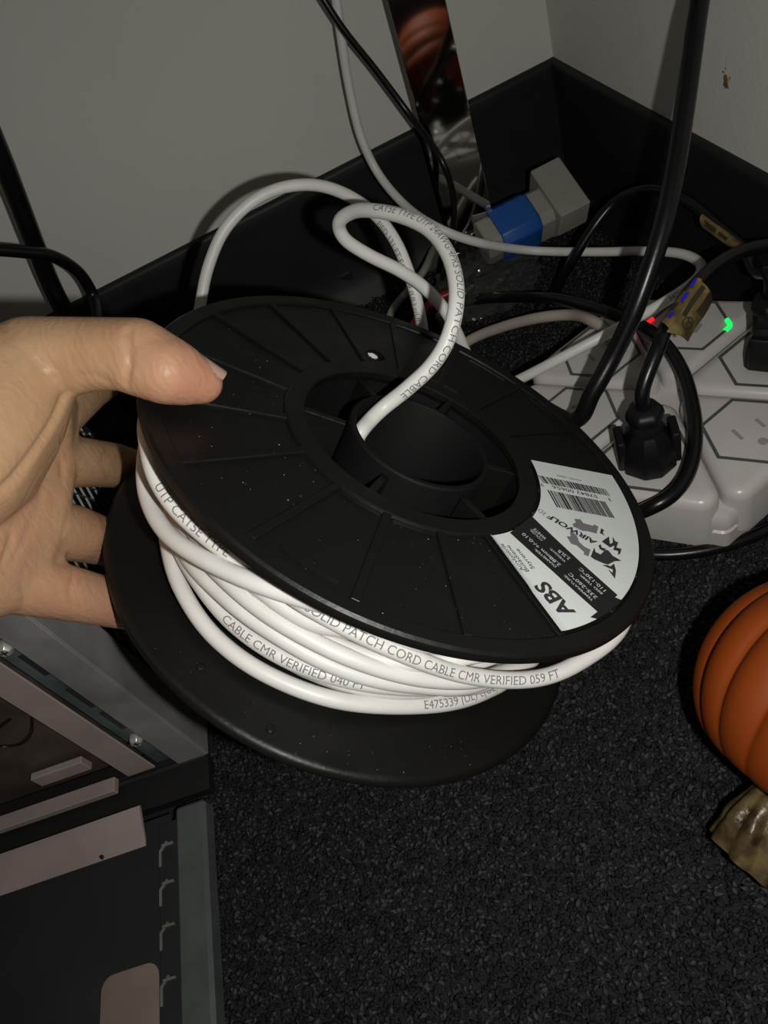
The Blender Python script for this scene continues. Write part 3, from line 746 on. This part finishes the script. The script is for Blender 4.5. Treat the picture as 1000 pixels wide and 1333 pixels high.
# ------------------------------------------------------------------ power hub: six triangular tiles round a centre
HC = np.array([0.168, 0.270]); HT = 0.042
hub = empty('power_hub', (HC[0], HC[1], 0)); tag(hub, 'white six-outlet hexagonal power hub on the carpet by the wall', 'power strip')
bpy.context.view_layer.update()
def flat(o): return frame_xf((o[0], o[1], 0), (1, 0, 0), (0, 1, 0), (0, 0, 1))
hexv = lambda r, a0, c=(0, 0): [(c[0] + r * math.cos(math.radians(a0 + 60 * k)), c[1] + r * math.sin(math.radians(a0 + 60 * k))) for k in range(6)]
prism('base', hexv(0.0835, 15), 0.006, [(0.003, 0.0), (0.0, 0.003), (0.0, 0.0165), (0.0012, 0.0175), (0.0012, 0.019), (0.0, 0.020), (0.0, 0.0275), (0.002, 0.0300)], flat(HC), 'strip', hub)
def outlet_tile(k):
    ang = 45 + 60 * k; R_ = 0.0875
    a0, a1 = math.radians(ang - 30), math.radians(ang + 30)
    tri = inset_poly([(0, 0), (R_ * math.cos(a0), R_ * math.sin(a0)), (R_ * math.cos(a1), R_ * math.sin(a1))], 0.0006)
    t = prism('outlet_tile', tri, 0.0085, [(0.0, 0.012), (0.0, 0.0360), (0.0005, 0.0385), (0.0016, 0.0403), (0.0034, 0.0415), (0.0062, HT)], flat(HC), 'strip', hub, seg=7, sharp=60)
    bpy.context.view_layer.update()
    c = (HC[0] + 0.0505 * math.cos(math.radians(ang)), HC[1] + 0.0505 * math.sin(math.radians(ang)))
    # hexagonal inlay line
    V = []; F = []
    for r, z in ((0.0236, HT + 0.0000), (0.0236, HT + 0.00025), (0.0217, HT + 0.00025), (0.0217, HT)):
        for p in hexv(r, 15, c): V.append((p[0], p[1], z))
    for i in range(3):
        for q in range(6): F.append((i * 6 + q, i * 6 + (q + 1) % 6, i * 6 + 6 + (q + 1) % 6, i * 6 + 6 + q))
    mesh_obj('hex_line', V, F, 'strip_line', t)
    # blades and earth openings, child-safe shutters
    d = np.array([math.cos(math.radians(ang + 165)), math.sin(math.radians(ang + 165))]); s = np.array([-d[1], d[0]])
    for sx, sy, ln in ((0.0064, 0.001, 0.0078), (-0.0064, 0.001, 0.0066)):
        o = np.array(c) + s * sx + d * sy; e = d * ln; g = s * 0.0018
        box('socket_slot', (*(o - e / 2 - g / 2), HT - 0.0002), (*e, 0), (*g, 0), (0, 0, 0.0004), 'slot', t)
    V = []; F = []
    cc_ = np.array(c) - d * 0.0095
    ring = [cc_ + 0.0024 * np.array([math.cos(q), math.sin(q)]) for q in np.linspace(0, 6.283, 15)[:-1]]
    mesh_obj('earth_hole', [(*p, HT + 0.0002) for p in ring], [tuple(range(14))], 'slot', t)
    return t, c
tiles = [outlet_tile(k) for k in range(6)]
t0, c0 = tiles[0]
def led(corner, material, lbl):
    vs = hexv(0.0225, 15, c0); p = np.array(vs[corner]); a = np.array(vs[corner - 1]); b = np.array(vs[(corner + 1) % 6])
    P = [p + (a - p) * 0.20, p + (a - p) * 0.06, p + (b - p) * 0.06, p + (b - p) * 0.25]
    o, _ = tube('indicator_light', catmull([(*q, HT + 0.0003) for q in P], 4), 0.0013, material, t0, seg=8, raw=True); o['label'] = lbl
q = lambda px, py: H(px, py, HT)[:2]
vs0 = hexv(0.0225, 15, c0)
near = lambda px, py: int(np.argmin([np.hypot(*(np.array(v) - q(px, py))) for v in vs0]))
led(near(955, 420), 'led_green', 'lit green indicator'); led(near(858, 424), 'led_red', 'lit red indicator')

# ------------------------------------------------------------------ plugs and their cords
def plug(parent, base, ang, s=1.0):
    """straight moulded plug standing in an outlet"""
    a = math.radians(ang); ex = np.array([math.cos(a), math.sin(a), 0]); ey = np.array([-ex[1], ex[0], 0]); o = np.array([base[0], base[1], HT])
    xf = frame_xf(o, ex * s, ey * s, (0, 0, s))
    sq = lambda x, y: [(-x, -y), (x, -y), (x, y), (-x, y)]
    body = [(-.0125, -.0085), (-.004, -.0150), (.004, -.0150), (.0125, -.0085), (.0115, .0085), (-.0115, .0085)]
    prism('plug_body', body, 0.0022, [(0.0008, 0.0004), (0, 0.0012), (0, 0.0090), (0.0012, 0.016), (0.0036, 0.022), (0.0052, 0.0245)], xf, 'plug', parent)
    for sx in (-1, 1):
        xf2 = frame_xf(o + ex * s * sx * 0.0128 - ey * s * 0.001, ex * s, ey * s, (0, 0, s))
        prism('grip_wing', sq(0.0022, 0.0070), 0.0012, [(0.0004, 0.0030), (0, 0.0036), (0, 0.0215), (0.0008, 0.0225)], xf2, 'plug', parent)
    prism('plug_neck', sq(0.0075, 0.0070), 0.0035, [(0.0, 0.016), (0.0, 0.0285), (0.0012, 0.030)], xf, 'plug', parent)
    prism('strain_relief', hexv(0.0098, 0), 0.004, [(0.003, 0.0285), (0.0006, 0.0300), (0.0, 0.0325), (0.0006, 0.035), (0.0030, 0.0370)], xf, 'plug', parent)
    return o + np.array([0, 0, 0.0360 * s])
t3, c3 = tiles[3]
pc = empty('power_cable', (c3[0], c3[1], HT)); tag(pc, 'black power cord with a gold foil tag and a plug standing in the power hub', 'power cord')
bpy.context.view_layer.update()
top = plug(pc, c3, -22)
cordP = [top - np.array([0, 0, .004]), top + np.array([0.001, 0.002, .010])] + pts((856, 455, 'z', .353), (866, 430, 'z', .357), (884, 401, 'z', .363), (905, 372, 'z', .370), (932, 346, 'z', .378), (965, 328, 'z', .384), (1010, 318, 'z', .388), (1060, 318, 'z', .386)) + [np.array((.250, .13, .13)), np.array((.249, .05, .06)), np.array((.246, -.03, .010)), np.array((.244, -.15, .004))]
_, CP = tube('cord', cordP, 0.0035, 'cord', pc)
# gold foil tag folded round the cord
def foil_tag(parent, A, B, C_, D_, fold_h=0.0006, name='foil_tag', text=True):
    """slightly curled sheet with corners A-B along the cord, D-C at the free side"""
    n = 8; V = []; F = []
    nrm = np.cross(B - A, D_ - A); nrm /= np.linalg.norm(nrm)
    if nrm @ (CAM - A) < 0: nrm = -nrm
    for lay in (0, 1):
        for i in range(n + 1):
            for j in range(n + 1):
                x, y = i / n, j / n
                p = (A * (1 - x) + B * x) * (1 - y) + (D_ * (1 - x) + C_ * x) * y
                p = p + nrm * (0.0022 * math.sin(math.pi * y) * 0.6 + 0.0005 * math.sin(7 * x + 3 * y)) - lay * nrm * 0.0003
                V.append(p)
    N = (n + 1) ** 2
    for i in range(n):
        for j in range(n):
            a = i * (n + 1) + j; qd = (a, a + 1, a + n + 2, a + n + 1); F.append(qd); F.append(tuple(k + N for k in qd[::-1]))
    o = mesh_obj(name, V, F, 'gold', parent, smooth=True); o['label'] = 'gold foil tag'
    bpy.context.view_layer.update()
    surf = lambda x, y, h=0.0002: (A * (1 - x) + B * x) * (1 - y) + (D_ * (1 - x) + C_ * x) * y + nrm * (0.0022 * math.sin(math.pi * y) * 0.6 + 0.0005 * math.sin(7 * x + 3 * y) + h)
    return o, surf
zc = lambda x, y, z: W(x, y, z)
g1, sf = foil_tag(pc, zc(868, 432, .352), zc(912, 366, .364), zc(928, 392, .366), zc(896, 445, .357))
g2, sf2 = foil_tag(pc, zc(872, 428, .350), zc(914, 364, .362), zc(899, 368, .366), zc(858, 420, .356))
def ring_print(parent, surf, cx, cy, rx, ry):
    V = []; F = []; n = 24
    for k in range(n):
        a = 2 * math.pi * k / n
        for rr in (1.0, 0.82): V.append(surf(cx + rx * rr * math.cos(a), cy + ry * rr * math.sin(a)))
    for k in range(n): F.append((2 * k, 2 * k + 1, (2 * k + 3) % (2 * n), (2 * k + 2) % (2 * n)))
    mesh_obj('emblem_ring', V, F, 'gold_dark', parent)
    V0, F0 = text_data('UL', 0.02); V0 = V0 - V0.mean(0); wd = np.ptp(V0[:, 0])
    mesh_obj('emblem', [surf(cx + v[0] / wd * rx * 1.2, cy + v[1] * ry * 1.1 / 0.7) for v in V0], F0, 'gold_dark', parent)
ring_print(g1, sf, 0.28, 0.52, 0.13, 0.26)
def strip_print(parent, surf, x0, x1, y0, y1, material, name):
    n = 8; V = []; F = []
    for i in range(n + 1):
        for y in (y0, y1): V.append(surf(x0 + (x1 - x0) * i / n, y, 0.00035))
    for i in range(n): F.append((2 * i, 2 * i + 1, 2 * i + 3, 2 * i + 2))
    mesh_obj(name, V, F, material, parent)
strip_print(g1, sf, 0.55, 1.0, 0.55, 0.98, 'gold_dark', 'dark_print'); strip_print(g1, sf, 0.35, 0.95, 0.10, 0.30, 'gold_dark', 'dark_print')
for x0, x1 in ((0.80, 0.98), (0.50, 0.70), (0.12, 0.26)): strip_print(g2, sf2, x0, x1, 0.25, 0.50, 'holo', 'holographic_strip')
for x0, x1 in ((0.30, 0.48), (0.72, 0.95)): strip_print(g2, sf2, x0, x1, 0.55, 0.9, 'gold_dark', 'dark_print')

t5, c5 = tiles[5]
pc2 = empty('power_cable', (c5[0], c5[1], HT)); tag(pc2, 'black power cord with a crumpled gold tag, plugged in beside the skirting', 'power cord')
bpy.context.view_layer.update()
top2 = plug(pc2, (c5[0] + 0.002, c5[1] + 0.002), 40, 1.05)
P2 = [top2 - np.array([0, 0, .004]), top2 + np.array([0.000, 0.003, .012])] + pts((985, 352, 'z', .385), (968, 322, 'z', .405), (940, 298, 'z', .425), (905, 268, 'z', .445), (870, 250, 'z', .46), (835, 248, 'z', .475), (800, 264, 'z', .49), (770, 300, 'z', .50), (742, 345, 'z', .515), (722, 380, 'h', .010), (700, 405, 'h', .004))
tube('cord', P2, 0.0033, 'cord', pc2)
g3, sf3 = foil_tag(pc2, zc(914, 278, .432), zc(968, 318, .402), zc(956, 326, .404), zc(914, 296, .430))
strip_print(g3, sf3, 0.12, 0.42, 0.3, 0.75, 'gold_dark', 'dark_print'); strip_print(g3, sf3, 0.5, 0.75, 0.35, 0.7, 'gold_dark', 'dark_print')

cable_thing('power_cable', run_on_pts((914, -30, 'z', .335), (905, 40, 'z', .335), (893, 130, 'z', .336), (880, 215, 'z', .338), (866, 285, 'z', .341), (848, 345, 'z', .346), (826, 405, 'z', .354), (800, 460, 'z', .366), (772, 510, 'z', .374), (745, 548, 'z', .386)) + [np.array(q_) for q_ in ((.088, .285, .072), (.064, .286, .040), (.050, .300, .012), (.046, .335, .0045), (.052, .37, .0045))], 0.0044, 'cord',
            'thick black cord hanging past the stained wall down behind the spool', 'power cord')
cable_thing('power_cable', pts((540, 405, 'h', .012), (600, 393, 'h', .016), (660, 387, 'h', .024), (720, 389, 'h', .042), (775, 401, 'h', .052), (825, 420, 'h', .053), (862, 444, 'h', .052), (888, 482, 'h', .052), (902, 530, 'h', .052), (905, 575, 'h', .052), (896, 615, 'h', .051), (875, 644, 'h', .050), (842, 663, 'h', .046), (805, 676, 'h', .03), (770, 690, 'h', .012)), 0.0037, 'cord',
            'glossy black cord curving over the power hub around the standing plug', 'power cord')
cable_thing('power_cable', pts((760, 700, 'h', .003), (810, 716, 'h', .003), (860, 722, 'h', .003), (920, 716, 'h', .003), (980, 698, 'h', .003), (1040, 668, 'h', .003), (1100, 630, 'h', .003)), 0.0033, 'cord',
            'black cord lying on the carpet in front of the power hub', 'power cord')
cable_thing('thin_cable', run_on_pts((405, -30, 'y', .508), (422, 0, 'y', .504), (450, 42, 'y', .500), (490, 92, 'y', .496), (530, 145, 'y', .488), (560, 185, 'y', .470), (578, 215, 'y', .459), (590, 255, 'y', .458), (590, 300, 'y', .458), (582, 345, 'y', .46), (572, 372, 'h', .008)), 0.0021, 'cord',
            'thin black cord crossing the polished metal leg', 'cord')
cable_thing('power_cable', run_on_pts((-45, 100, 'y', .500), (-5, 190, 'y', .502), (20, 253, 'y', .504), (45, 318, 'y', .506), (70, 378, 'y', .506), (100, 432, 'y', .50), (150, 500, 'y', .49), (200, 560, 'h', .008)), 0.0062, 'cord',
            'very thick black cord slanting down the plain wall behind the hand', 'power cord')
cable_thing('power_cable', run_on_pts((-70, 322, 'y', .47), (-20, 324, 'y', .475), (30, 328, 'y', .48), (70, 334, 'y', .485), (103, 355, 'y', .49), (122, 388, 'y', .49), (127, 425, 'y', .465), (118, 470, 'y', .455), (105, 530, 'y', .44)), 0.0037, 'cord',
            'black cord bending down in an arch behind the thumb', 'power cord')

# ------------------------------------------------------------------ polished metal leg by the wall
def metal_leg():
    o = np.array([0.150, 0.486, 0.0]); a = math.atan2(-0.97, -0.20)
    nrm = np.array([math.cos(a), math.sin(a), 0]); sd = np.array([-nrm[1], nrm[0], 0])
    root = empty('metal_leg', tuple(o)); tag(root, 'polished flat steel furniture leg standing by the wall, mirroring the pumpkin', 'furniture leg')
    bpy.context.view_layer.update()
    lean = np.array([0.012, 0, 1.0]) - nrm * 0.055
    box('face_plate', o - sd * 0.0165 + nrm * 0.002 - np.array([0, 0, .004]), sd * 0.033, nrm * 0.0012, lean * 0.62, 'mirror', root, 0.0004, 1)
    box('black_core', o - sd * 0.0165 - nrm * 0.009 - np.array([0, 0, .004]), sd * 0.0325, nrm * 0.0108, lean * 0.62, 'case_black', root, 0.0006, 1)
metal_leg()

# clear plastic bag crumpled at the foot of the leg
def plastic_bag():
    bm = bmesh.new(); bmesh.ops.create_icosphere(bm, subdivisions=5, radius=1.0)
    c = H(628, 362, 0.013)
    r_ = np.random.default_rng(4); K = r_.normal(0, 1, (14, 3)); K /= np.linalg.norm(K, axis=1)[:, None]; ph = r_.uniform(0, 6.28, 14); fr = r_.uniform(6, 22, 14)
    for v in bm.verts:
        p = np.array(v.co); dsp = sum(0.055 * abs(math.sin(fr[i] * (p @ K[i]) + ph[i])) for i in range(14))
        q = p * (0.72 + dsp); v.co = (c[0] + q[0] * 0.034, c[1] + q[1] * 0.024 - 0.006, max(0.0005, c[2] + q[2] * 0.017))
    o = bm_obj('plastic_bag', bm, 'bag', None, smooth=True, sharp=25); tag(o, 'crumpled clear plastic bag at the foot of the metal leg', 'plastic bag')
plastic_bag()

# grey plastic block with blue sleeve
def block():
    al = math.radians(25); O = W(731, 282, .53)
    e1 = np.array([0, math.cos(al), math.sin(al)]); e2 = np.array([1.0, 0, 0]); e3 = np.array([0, math.sin(al), -math.cos(al)])
    root = empty('cable_connector', tuple(O + e3 * .035 + e1 * .02)); tag(root, 'grey plastic connector block with a bright blue sleeve in the room corner', 'connector')
    bpy.context.view_layer.update()
    # slab: profile in (e1,e3) extruded along e2, its lower front edge cut away
    poly = [(0.0, 0.0), (0.0, 0.022), (0.016, 0.046), (0.044, 0.046), (0.044, 0.0)]
    poly = poly[::-1]
    xf = frame_xf(O, e1, e3, e2)
    prism('slab', poly, 0.0012, [(0.0008, 0.0), (0, 0.0008), (0, 0.0222), (0.0008, 0.023)], xf, 'grey_plastic', root, sharp=30)
    for a_, b_ in ((0.014, 0.010), (0.034, 0.010)):
        box('ridge', O + e1 * a_ + e2 * b_ - e3 * 0.0006, e1 * 0.002, e2 * 0.006, e3 * 0.001, 'grey_plastic', root)
    # collar and blue sleeve run out sideways
    xs = frame_xf(O + e1 * 0.021 + e3 * 0.020, e1, e3, -e2)
    oc = lambda x, y, c_: [(-x, -y + c_), (-x + c_, -y), (x - c_, -y), (x, -y + c_), (x, y - c_), (x - c_, y), (-x + c_, y), (-x, y - c_)]
    prism('collar', oc(0.0150, 0.0150, 0.005), 0.002, [(0, -0.001), (0, 0.014), (0.001, 0.015)], xs, 'grey_plastic', root)
    s = prism('blue_sleeve', oc(0.0165, 0.0165, 0.006), 0.003, [(0.003, 0.009), (0.0008, 0.0105), (0, 0.013), (0, 0.038), (0.001, 0.040)], xs, 'blue', root); s['label'] = 'bright blue sleeve'
    prism('tail', oc(0.0130, 0.0130, 0.004), 0.002, [(0, 0.036), (0, 0.050), (0.001, 0.051)], xs, 'grey_plastic', root)
block()

# odds and ends in the dark behind the spool
def adapter():
    c = H(400, 395, 0.0); a = math.radians(-4)
    ex = np.array([math.cos(a), math.sin(a), 0]); ey = np.array([-ex[1], ex[0], 0])
    root = empty('power_adapter', tuple(c)); tag(root, 'black power adapter brick on the carpet behind the spool', 'power adapter'); bpy.context.view_layer.update()
    xf = frame_xf(c, ex, ey, (0, 0, 1))
    prism('lower_shell', [(-.055, -.024), (.045, -.024), (.045, .024), (-.055, .024)], 0.004, [(0.002, 0.0005), (0, 0.002), (0, 0.0125), (0.0006, 0.013)], xf, 'case_black', root)
    prism('upper_shell', [(-.055, -.024), (.045, -.024), (.045, .024), (-.055, .024)], 0.004, [(0.0006, 0.0132), (0, 0.0137), (0, 0.024), (0.003, 0.027)], xf, 'case_black', root)
adapter()
cable_thing('red_lead', pts((526, 455, 'h', .022), (536, 428, 'h', .026), (550, 406, 'h', .027), (568, 390, 'h', .028), (585, 382, 'h', .028)), 0.0034, 'red', 'short red lead lying behind the spool', 'cable')
cable_thing('grey_lead', pts((500, 430, 'h', .004), (512, 402, 'h', .008), (530, 380, 'h', .016), (552, 352, 'h', .022), (562, 330, 'h', .020), (570, 312, 'h', .012)), 0.0030, 'grey_plastic', 'short grey lead bent up behind the spool', 'cable')

# ------------------------------------------------------------------ computer chassis, and its cover lying in front
CA = math.radians(-9); cex = np.array([math.cos(CA), math.sin(CA), 0]); cey = np.array([-cex[1], cex[0], 0]); cez = np.array([0, 0, 1.0])
CO = np.array([-0.139, 0.216, 0.0])
def chassis():
    root = empty('computer_case', tuple(CO)); tag(root, 'open galvanised steel computer case with mesh side standing on the carpet', 'computer case'); bpy.context.view_layer.update()
    xf = lambda x, y, z: CO + cex * x + cey * y + cez * z
    B = lambda name, x, y, z, dx, dy, dz, m, bv=0.0004: box(name, xf(x, y, z), cex * dx, cey * dy, cez * dz, m, root, bv, 1)
    # outer flange, channel, inner flange down the corner edge
    B('outer_flange', -0.0165, 0.000, 0.012, 0.0165, 0.0012, 0.168, 'galv')
    B('side_return', -0.0012, 0.0012, 0.010, 0.0012, 0.022, 0.170, 'galv')
    B('channel', -0.0300, 0.006, 0.010, 0.0150, 0.0012, 0.170, 'galv_blue')
    B('channel_wall', -0.0165, 0.0010, 0.010, 0.0010, 0.006, 0.170, 'galv')
    B('inner_flange', -0.0445, 0.0015, 0.014, 0.0160, 0.0012, 0.166, 'galv_pink_sheen')
    B('inner_return', -0.0450, 0.0025, 0.014, 0.0010, 0.012, 0.166, 'steel_dark')
    # back of the opening
    B('opening_plate', -0.230, 0.016, 0.006, 0.190, 0.0012, 0.174, 'steel_inner_sheen', 0)
    # bottom rail, and black pieces filling the dark gap below it
    B('bottom_rail', -0.230, -0.004, 0.0105, 0.178, 0.008, 0.0045, 'galv_pink_sheen')
    B('dark_gap_plate', -0.230, -0.016, 0.0003, 0.228, 0.019, 0.0070, 'case_black')  # black plate added to stand for shade between case and cover
    B('dark_gap_block', -0.230, 0.003, 0.002, 0.216, 0.010, 0.0085, 'case_black')  # black block added for the shade under the opening
    B('corner_plate', -0.052, 0.0000, 0.006, 0.050, 0.0022, 0.0050, 'steel_dark')
    for (z0, x0) in ((0.132, -0.140), (0.027, -0.093)):
        B('clip', x0, 0.010, z0 - 0.008, 0.030, 0.004, 0.010, 'galv_pink_sheen')
    # shell behind
    B('top_panel', -0.230, 0.006, 0.178, 0.229, 0.135, 0.0020, 'galv')
    B('rear_panel', -0.230, 0.138, 0.006, 0.229, 0.0015, 0.173, 'case_black')
    B('bottom_panel', -0.230, 0.006, 0.001, 0.229, 0.133, 0.0020, 'case_black')
    B('side_backing', -0.0090, 0.024, 0.003, 0.0012, 0.114, 0.175, 'case_black')
    # slots and screws in the channel
    def screw(z):
        o = xf(-0.0225, 0.0058, z); fx = lambda x, y, zz: o + cex * x + cez * y - cey * zz
        h = prism('screw', hexv(0.0038, 0), 0.0014, [(0.0004, 0.0), (0, 0.0006), (0, 0.0034), (0.0011, 0.0048)], fx, 'screw', root); bpy.context.view_layer.update()
        for aa in (0, 1):
            e = (cex, cez)[aa]; g = (cez, cex)[aa]
            box('screw_slot', o - e * 0.0017 - g * 0.0003 - cey * 0.0050, e * 0.0034, g * 0.0006, cey * 0.0003, 'case_black', h)
    for z in (0.140, 0.0425): screw(z)
    for z, l in ((0.112, 0.018), (0.078, 0.020), (0.052, 0.020)):
        B('stamped_slot', -0.0245, 0.0056, z, 0.0028, 0.0006, l, 'steel_dark', 0)
    # diamond wire mesh on the side, made of crossing strands
    V = []; F = []; dv = []
    y0, y1, z0, z1, st = 0.026, 0.136, 0.004, 0.176, 0.0075
    x = -0.0010; hw = 0.00050
    for sgn in (1, -1):
        c = -0.30
        while c < 0.40:
            # strand y = c + sgn*0.55*(z - z0)
            k = 0.55 * sgn
            zz = sorted([z0, z1]); pa = []
            lo_, hi_ = z0, z1
            ya, yb = c + k * (lo_ - z0), c + k * (hi_ - z0)
            t0_, t1_ = 0.0, 1.0
            for bound, s_ in ((y0, 1), (y1, -1)):
                fa, fb = s_ * (ya - bound), s_ * (yb - bound)
                if fa < 0 and fb < 0: t0_, t1_ = 1, 0; break
                if fa < 0: t0_ = max(t0_, fa / (fa - fb))
                elif fb < 0: t1_ = min(t1_, fa / (fa - fb))
            if t1_ - t0_ > 0.02:
                A = np.array([ya + (yb - ya) * t0_, lo_ + (hi_ - lo_) * t0_]); Bq = np.array([ya + (yb - ya) * t1_, lo_ + (hi_ - lo_) * t1_])
                d = (Bq - A) / np.linalg.norm(Bq - A); nn = np.array([-d[1], d[0]]) * hw; i = len(V)
                for P_ in (A, Bq):
                    for ss, xx in ((-1, 0), (0, 0.0009), (1, 0)):
                        qv = P_ + nn * ss; V.append(xf(x + xx - (0.0003 if sgn > 0 else 0), qv[0], qv[1]))
                F += [(i, i + 1, i + 4, i + 3), (i + 1, i + 2, i + 5, i + 4), (i, i + 3, i + 5, i + 2)]
            c += st
    m_ = mesh_obj('mesh_side', V, F, 'mesh', root); m_['kind'] = 'stuff'
    # a loop of thin wire hanging inside the opening
    tube('wire_loop', [xf(-0.062, 0.010, 0.085), xf(-0.071, 0.009, 0.082), xf(-0.079, 0.008, 0.076), xf(-0.078, 0.008, 0.069), xf(-0.070, 0.008, 0.066), xf(-0.062, 0.009, 0.070), xf(-0.056, 0.012, 0.078)], 0.0005, 'cord', root, seg=6)
chassis()
def cover():
    PA = math.radians(-8.5); ex = np.array([math.cos(PA), math.sin(PA), 0]); ey = np.array([-ex[1], ex[0], 0])
    O = np.array([-0.1445, 0.1975, 0.0])
    root = empty('case_cover', tuple(O)); tag(root, 'dark steel computer cover with notched edge strip, lying on the carpet', 'metal cover'); bpy.context.view_layer.update()
    xf = lambda x, y, z: O + ex * x + ey * y + cez * z
    B = lambda name, x, y, z, dx, dy, dz, m, bv=0.0004: box(name, xf(x, y, z), ex * dx, ey * dy, cez * dz, m, root, bv, 1)
    B('sheet', -0.200, -0.200, 0.0082, 0.1800, 0.196, 0.0010, 'steel_dark', 0)
    B('edge_rail', -0.0165, -0.200, 0.001, 0.0165, 0.197, 0.0115, 'galv_rail', 0.0018)
    B('notch_strip', -0.0265, -0.200, 0.0060, 0.0098, 0.192, 0.0040, 'steel_dark')
    # bent front lip
    V = []; F = []; prof = [(-0.016, 0.0094), (-0.010, 0.0112), (-0.005, 0.0135), (0.001, 0.0155), (0.0025, 0.0158), (0.0030, 0.0145), (0.001, 0.0135), (-0.016, 0.0080)]
    n = len(prof)
    for xx in (-0.200, -0.034):
        for y, z in prof: V.append(xf(xx, y, z))
    for k in range(n): F.append((k, (k + 1) % n, n + (k + 1) % n, n + k))
    F.append(tuple(range(n))); F.append(tuple(range(2 * n - 1, n - 1, -1)))
    mesh_obj('front_lip', V, F, 'galv_pink_sheen', root, smooth=True, sharp=50)
    for y in (-0.020, -0.038, -0.057, -0.079, -0.100, -0.122, -0.145):
        B('notch_tab', -0.0245, y, 0.0098, 0.0060, 0.0012, 0.0016, 'galv', 0.0002)
        B('notch_edge', -0.0262, y - 0.009, 0.0098, 0.0012, 0.0075, 0.0008, 'galv', 0)
        bm = bmesh.new(); box_bm(bm, xf(-0.0262, y - 0.0015, 0.0098), ex * 0.004 + ey * 0.004, ex * 0.0008 - ey * 0.0008, cez * 0.0009); bm_obj('notch_brace', bm, 'galv', root)
    # oblong sticker
    st = prism('sticker', [(-0.056, -0.104), (-0.0272, -0.104), (-0.0272, -0.069), (-0.056, -0.069)], 0.006, [(0, 0.0093), (0, 0.0096)], xf, 'sticker', root); st['label'] = 'beige rounded sticker'
    prism('rivet', hexv(0.0012, 0, (-0.058, -0.0145)), 0.0005, [(0, 0.0093), (0.0003, 0.0112)], xf, 'case_black', root)
cover()

# ------------------------------------------------------------------ decorative pumpkin lying on its side
def pumpkin():
    c = H(1098, 922, 0.0525); ax = H(994, 1050, 0.033) - c; ax /= np.linalg.norm(ax)
    u = np.cross(ax, [0, 0, 1]); u /= np.linalg.norm(u); v = np.cross(ax, u)
    root = empty('pumpkin', (c[0], c[1], 0)); tag(root, 'small orange ribbed pumpkin with a glossy gold-brown stem, lying on its side', 'pumpkin'); bpy.context.view_layer.update()
    N, K, lobes = 272, 40, 17; R0, A0 = 0.0525, 0.0450; V = []; F = []
    for i in range(K + 1):
        ph = math.pi * i / K
        for k in range(N):
            t = 2 * math.pi * k / N
            lob = abs(math.cos(lobes * t / 2 + 0.5)) ** 0.55
            env = math.sin(ph) ** 0.6
            r = R0 * math.sin(ph) ** 0.80 * (1 - 0.085 * (1 - lob) * env)
            z = A0 * math.cos(ph); dip = 0.010 * math.exp(-(math.sin(ph) / 0.33) ** 2)
            z = z - math.copysign(dip, z) if abs(z) > 1e-6 else z
            V.append(c + ax * z + (u * math.cos(t) + v * math.sin(t)) * r)
    for i in range(K):
        for k in range(N): F.append((i * N + k, i * N + (k + 1) % N, (i + 1) * N + (k + 1) % N, (i + 1) * N + k))
    mesh_obj('pumpkin_body', V, F, 'pumpkin', root, smooth=True)
    # stem: ridged, flaring, slightly bent, cut flat
    base = c + ax * (A0 - 0.014); V = []; F = []; n = 60; m = 22
    tip = H(972, 1122, 0.0150); bend = tip - (base + ax * 0.030)
    for i in range(m + 1):
        x = i / m; ce = base + ax * (0.030 * x) + bend * (x * x)
        rr = 0.0090 - 0.003 * math.sin(math.pi * min(1, x * 1.4)) * 0.8 + 0.0035 * x ** 1.5
        for k in range(n):
            t = 2 * math.pi * k / n + 0.5 * x
            q = rr * (1 + 0.22 * abs(math.cos(4 * t)) ** 1.2 * (0.4 + x) + 0.04 * math.sin(9 * t + 14 * x))
            V.append(ce + (u * math.cos(t) + v * math.sin(t)) * q)
    for i in range(m):
        for k in range(n): F.append((i * n + k, i * n + (k + 1) % n, (i + 1) * n + (k + 1) % n, (i + 1) * n + k))
    F.append(tuple(m * n + k for k in range(n)))
    mesh_obj('stem', V, F, 'stem', root, smooth=True, sharp=50)
pumpkin()
